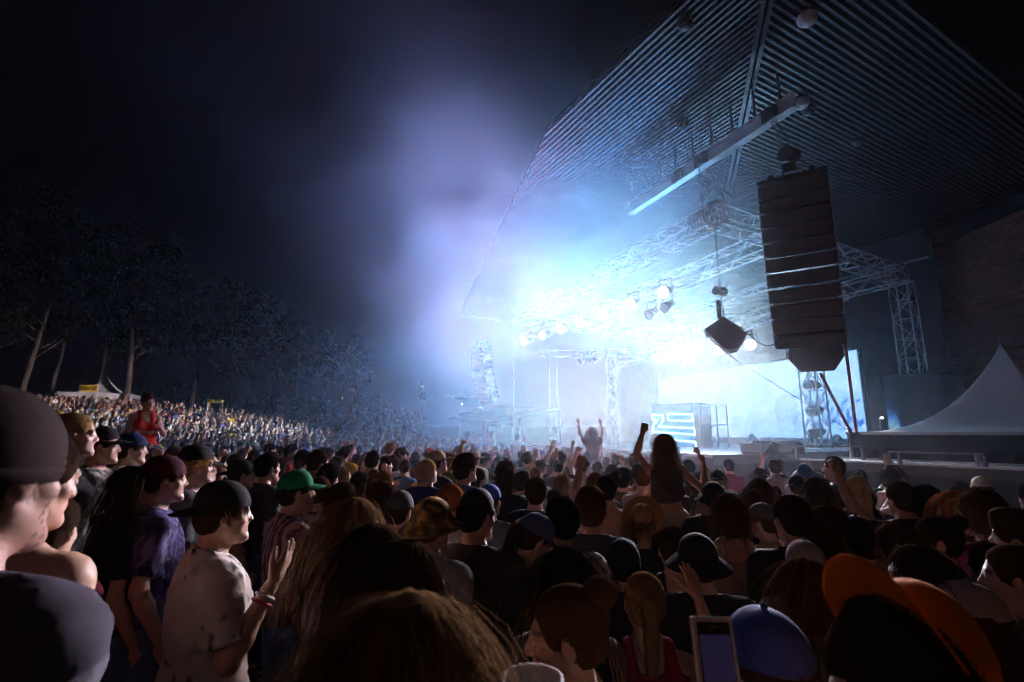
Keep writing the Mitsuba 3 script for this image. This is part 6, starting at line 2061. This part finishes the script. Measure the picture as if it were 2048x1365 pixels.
part(ph, 'ear_slot', mikit.ply(trimesh.creation.box((0.014, 0.001, 0.0025)), 'mat_steel', to_world=tw(M(Fp, c_ - Fp[:, 1] * 0.0056 + Fp[:, 2] * 0.060))))
hd = placed_hand('cup', c_ + np.array((0.030, -0.004, -0.155)), (-0.15, 0.05, 1), (-0.4, 1, 0), False, 0.0048)
who('person at the bottom edge holding up the white phone', 1470, 1405, 0.80, -10, lod=1, hairs=('short', 'dark'), top=('tee', 'black'), tone='fair')
hk = [k for k in labels if labels[k].get('label') == 'person at the bottom edge holding up the white phone'][0]
part(hk, 'raised_hand', ply_vc(*hd, 'mat_skin', vary(hd[0], SKIN['fair'], 0.1, 14), np.eye(4)))
arm_ = tube([c_ + np.array((0.030, -0.004, -0.150)), c_ + np.array((0.045, -0.03, -0.27)), c_ + np.array((0.07, -0.02, -0.40))], [0.026, 0.036, 0.045], 12)
part(hk, 'raised_forearm', ply_vc(np.array(arm_.vertices), np.array(arm_.faces), 'mat_skin', vary(np.array(arm_.vertices), SKIN['fair'], 0.1, 14), np.eye(4)))
cup = thing('cup', 'pale plastic cup whose rim shows at the bottom edge', 'cup')
cc_ = at_y(1065, 1362, 0.78)
cv = trimesh.creation.revolve(np.array([(0.0, -0.11), (0.030, -0.11), (0.041, 0.0), (0.043, 0.002), (0.0425, 0.004), (0.039, 0.002), (0.029, -0.105), (0, -0.105)]), sections=28)
part(cup, 'wall', mikit.ply(cv, 'mat_canvas', smooth=35, to_world=tw(M(None, cc_))))
bd_ = trimesh.creation.torus(0.0425, 0.0022, major_sections=28, minor_sections=6)
part(cup, 'rim', mikit.ply(bd_, 'mat_white', smooth=60, to_world=tw(M(None, cc_ + UP * 0.003))))
for lab, key_lab, off in (('white and pink wristband on the raised hand of the pale shirt man', 'man in black backward cap and pale printed', None),):
    wb = thing('wristband', lab, 'wristband')
    J, Wm = J7, Wm7
    d = (J['W'][1] - J['E'][1]) / np.linalg.norm(J['W'][1] - J['E'][1])
    for r_, o_, mt in ((0.0345, -0.035, 'mat_white'), (0.0355, -0.058, 'mat_red')):
        tr_ = trimesh.creation.torus(r_, 0.0065, major_sections=26, minor_sections=8)
        tr_.apply_transform(M(np.eye(3), (0, 0, 0)))
        part(wb, 'band', mikit.ply(tr_, mt, smooth=60, to_world=tw(Wm @ M(frame(d), J['W'][1] + d * o_))))

# ------------------------------------------------------------------ trees at the top of the slope
rt_ = np.random.default_rng(11)


def tree(label, u, ubase_v, y, top_v, lean=0.0, spread=1.0, seed=0, trunk_r=0.30):
    t = thing('gum_tree', label, 'tree', 'tall gum trees behind the slope')
    r = np.random.default_rng(seed)
    b = at_y(u, ubase_v, y)
    g = float(ground_z(b[0], b[1]))
    H = at_y(u, top_v, y)[2] - g
    base = np.array((b[0], b[1], g - 0.2))
    n = 10
    sp = np.cumsum(r.normal(0, 0.10, (n, 2)), 0)
    tr = np.array([base + np.array((sp[i, 0] + lean * H * i / n * 0.10, sp[i, 1], H * 0.94 * i / (n - 1))) for i in range(n)])
    part(t, 'trunk', mikit.ply(tube(tr, np.linspace(trunk_r, 0.05, n), 9), 'mat_bark', smooth=50))
    tips = [tr[-1]]
    for k in range(13):
        f = 0.36 + 0.58 * k / 12
        p = tr[0] + (tr[-1] - tr[0]) * f
        i = f * (n - 1)
        p = tr[int(i)] + (tr[min(n - 1, int(i) + 1)] - tr[int(i)]) * (i - int(i))
        a = r.random() * 6.28
        L = H * (0.20 - 0.11 * (f - 0.36)) * spread * (0.7 + 0.6 * r.random())
        d = np.array((math.cos(a), math.sin(a), 0.55 + 0.5 * r.random()))
        q = [p, p + d * L * 0.5 + r.normal(0, .08, 3), p + d * L + np.array((0, 0, L * 0.15)) + r.normal(0, .12, 3)]
        part(t, 'limb', mikit.ply(tube(q, [trunk_r * 0.34 * (1.2 - f), trunk_r * 0.20 * (1.2 - f), 0.02], 6), 'mat_bark', smooth=50))
        tips += [q[1] * .4 + q[2] * .6, q[2], q[2] + r.normal(0, 0.5, 3)]
    tips = np.array(tips)
    m = 2600
    c = tips[r.integers(len(tips), size=m)] + r.normal(0, 1, (m, 3)) * np.array((0.62, 0.62, 0.45)) * spread * H / 17
    l, w = 0.16 + 0.16 * r.random(m), 0.05 + 0.04 * r.random(m)
    ax_ = r.normal(0, 1, (m, 3)) + np.array((0, 0, -1.1))
    ax_ /= np.linalg.norm(ax_, axis=1, keepdims=True)
    sd = np.cross(ax_, r.normal(0, 1, (m, 3)))
    sd /= np.linalg.norm(sd, axis=1, keepdims=True)
    v = np.stack([c, c + ax_ * (l * .5)[:, None] + sd * w[:, None], c + ax_ * l[:, None], c + ax_ * (l * .5)[:, None] - sd * w[:, None]], 1) 
    v = c[:, None] + (v - c[:, None]) * 1.5
    i = np.arange(m)[:, None] * 4
    f = np.concatenate([i + [[0, 1, 2]], i + [[0, 2, 3]]])
    part(t, 'crown', mikit.ply((v.reshape(-1, 3), f), 'mat_leaf', smooth=False))


TREES = ((45, 760, 40, 470, 0.5, 1.0), (108, 770, 46, 430, 0.2, 1.1), (190, 780, 44, 505, 0.2, 0.9), (253, 785, 39, 482, 0.35, 1.05), (285, 790, 47, 540, 0.0, 0.8), (376, 812, 41, 556, 0.12, 0.9), (448, 830, 43, 560, 0.1, 0.8),
         (490, 840, 44, 590, 0.1, 0.7), (527, 850, 46, 622, 0.05, 0.8), (585, 855, 48, 640, 0, 0.8), (640, 860, 50, 655, 0.0, 0.8), (700, 865, 54, 670, 0, 0.8), (-60, 760, 42, 440, 0.4, 1.1))
TL = ('leftmost', 'second from the left', 'third from the left', 'fourth from the left', 'fifth from the left', 'sixth from the left', 'seventh from the left', 'eighth from the left')
for k, (u, v, y, tv, ln, spd) in enumerate(TREES):
    lab = f'tall dim gum tree behind the slope, {TL[k]} in view' if k < 8 else {12: 'tall dim gum tree just outside the left edge, crown reaching in'}.get(k, f'dim gum tree behind the crowd right of the water sign, {("first", "second", "third", "fourth")[min(k - 8, 3)]} towards the smoke')
    tree(lab, u, v, y, tv, ln, spd, 100 + k, 0.25 if k in (3, 5, 0) else 0.18)
# undergrowth below the trees
m = 7000
rr = np.random.default_rng(5)
xx = rr.uniform(-52, -9, m)
yy = 42 + 9 * rr.random(m) + 0.10 * np.clip(xx + 20, 0, 40)
zz = ground_z(xx, yy) + 2.6 * rr.random(m) ** 1.4 * (0.4 + meshkit.noise(np.stack([xx * 0.4, yy * 0.2, 0 * xx], 1)))
c = np.stack([xx, yy, zz], 1)
ax_ = rr.normal(0, 1, (m, 3)) + (0, 0, 0.5)
ax_ /= np.linalg.norm(ax_, axis=1, keepdims=True)
sd = np.cross(ax_, rr.normal(0, 1, (m, 3)))
sd /= np.linalg.norm(sd, axis=1, keepdims=True)
v = np.stack([c, c + ax_ * 0.22 + sd * 0.07, c + ax_ * 0.45, c + ax_ * 0.22 - sd * 0.07], 1)
i = np.arange(m)[:, None] * 4
scene['undergrowth'] = mikit.ply((v.reshape(-1, 3), np.concatenate([i + [[0, 1, 2]], i + [[0, 2, 3]]])), 'mat_leaf')
tag('undergrowth', 'dark undergrowth of shrubs below the gum trees', 'undergrowth', kind='stuff')
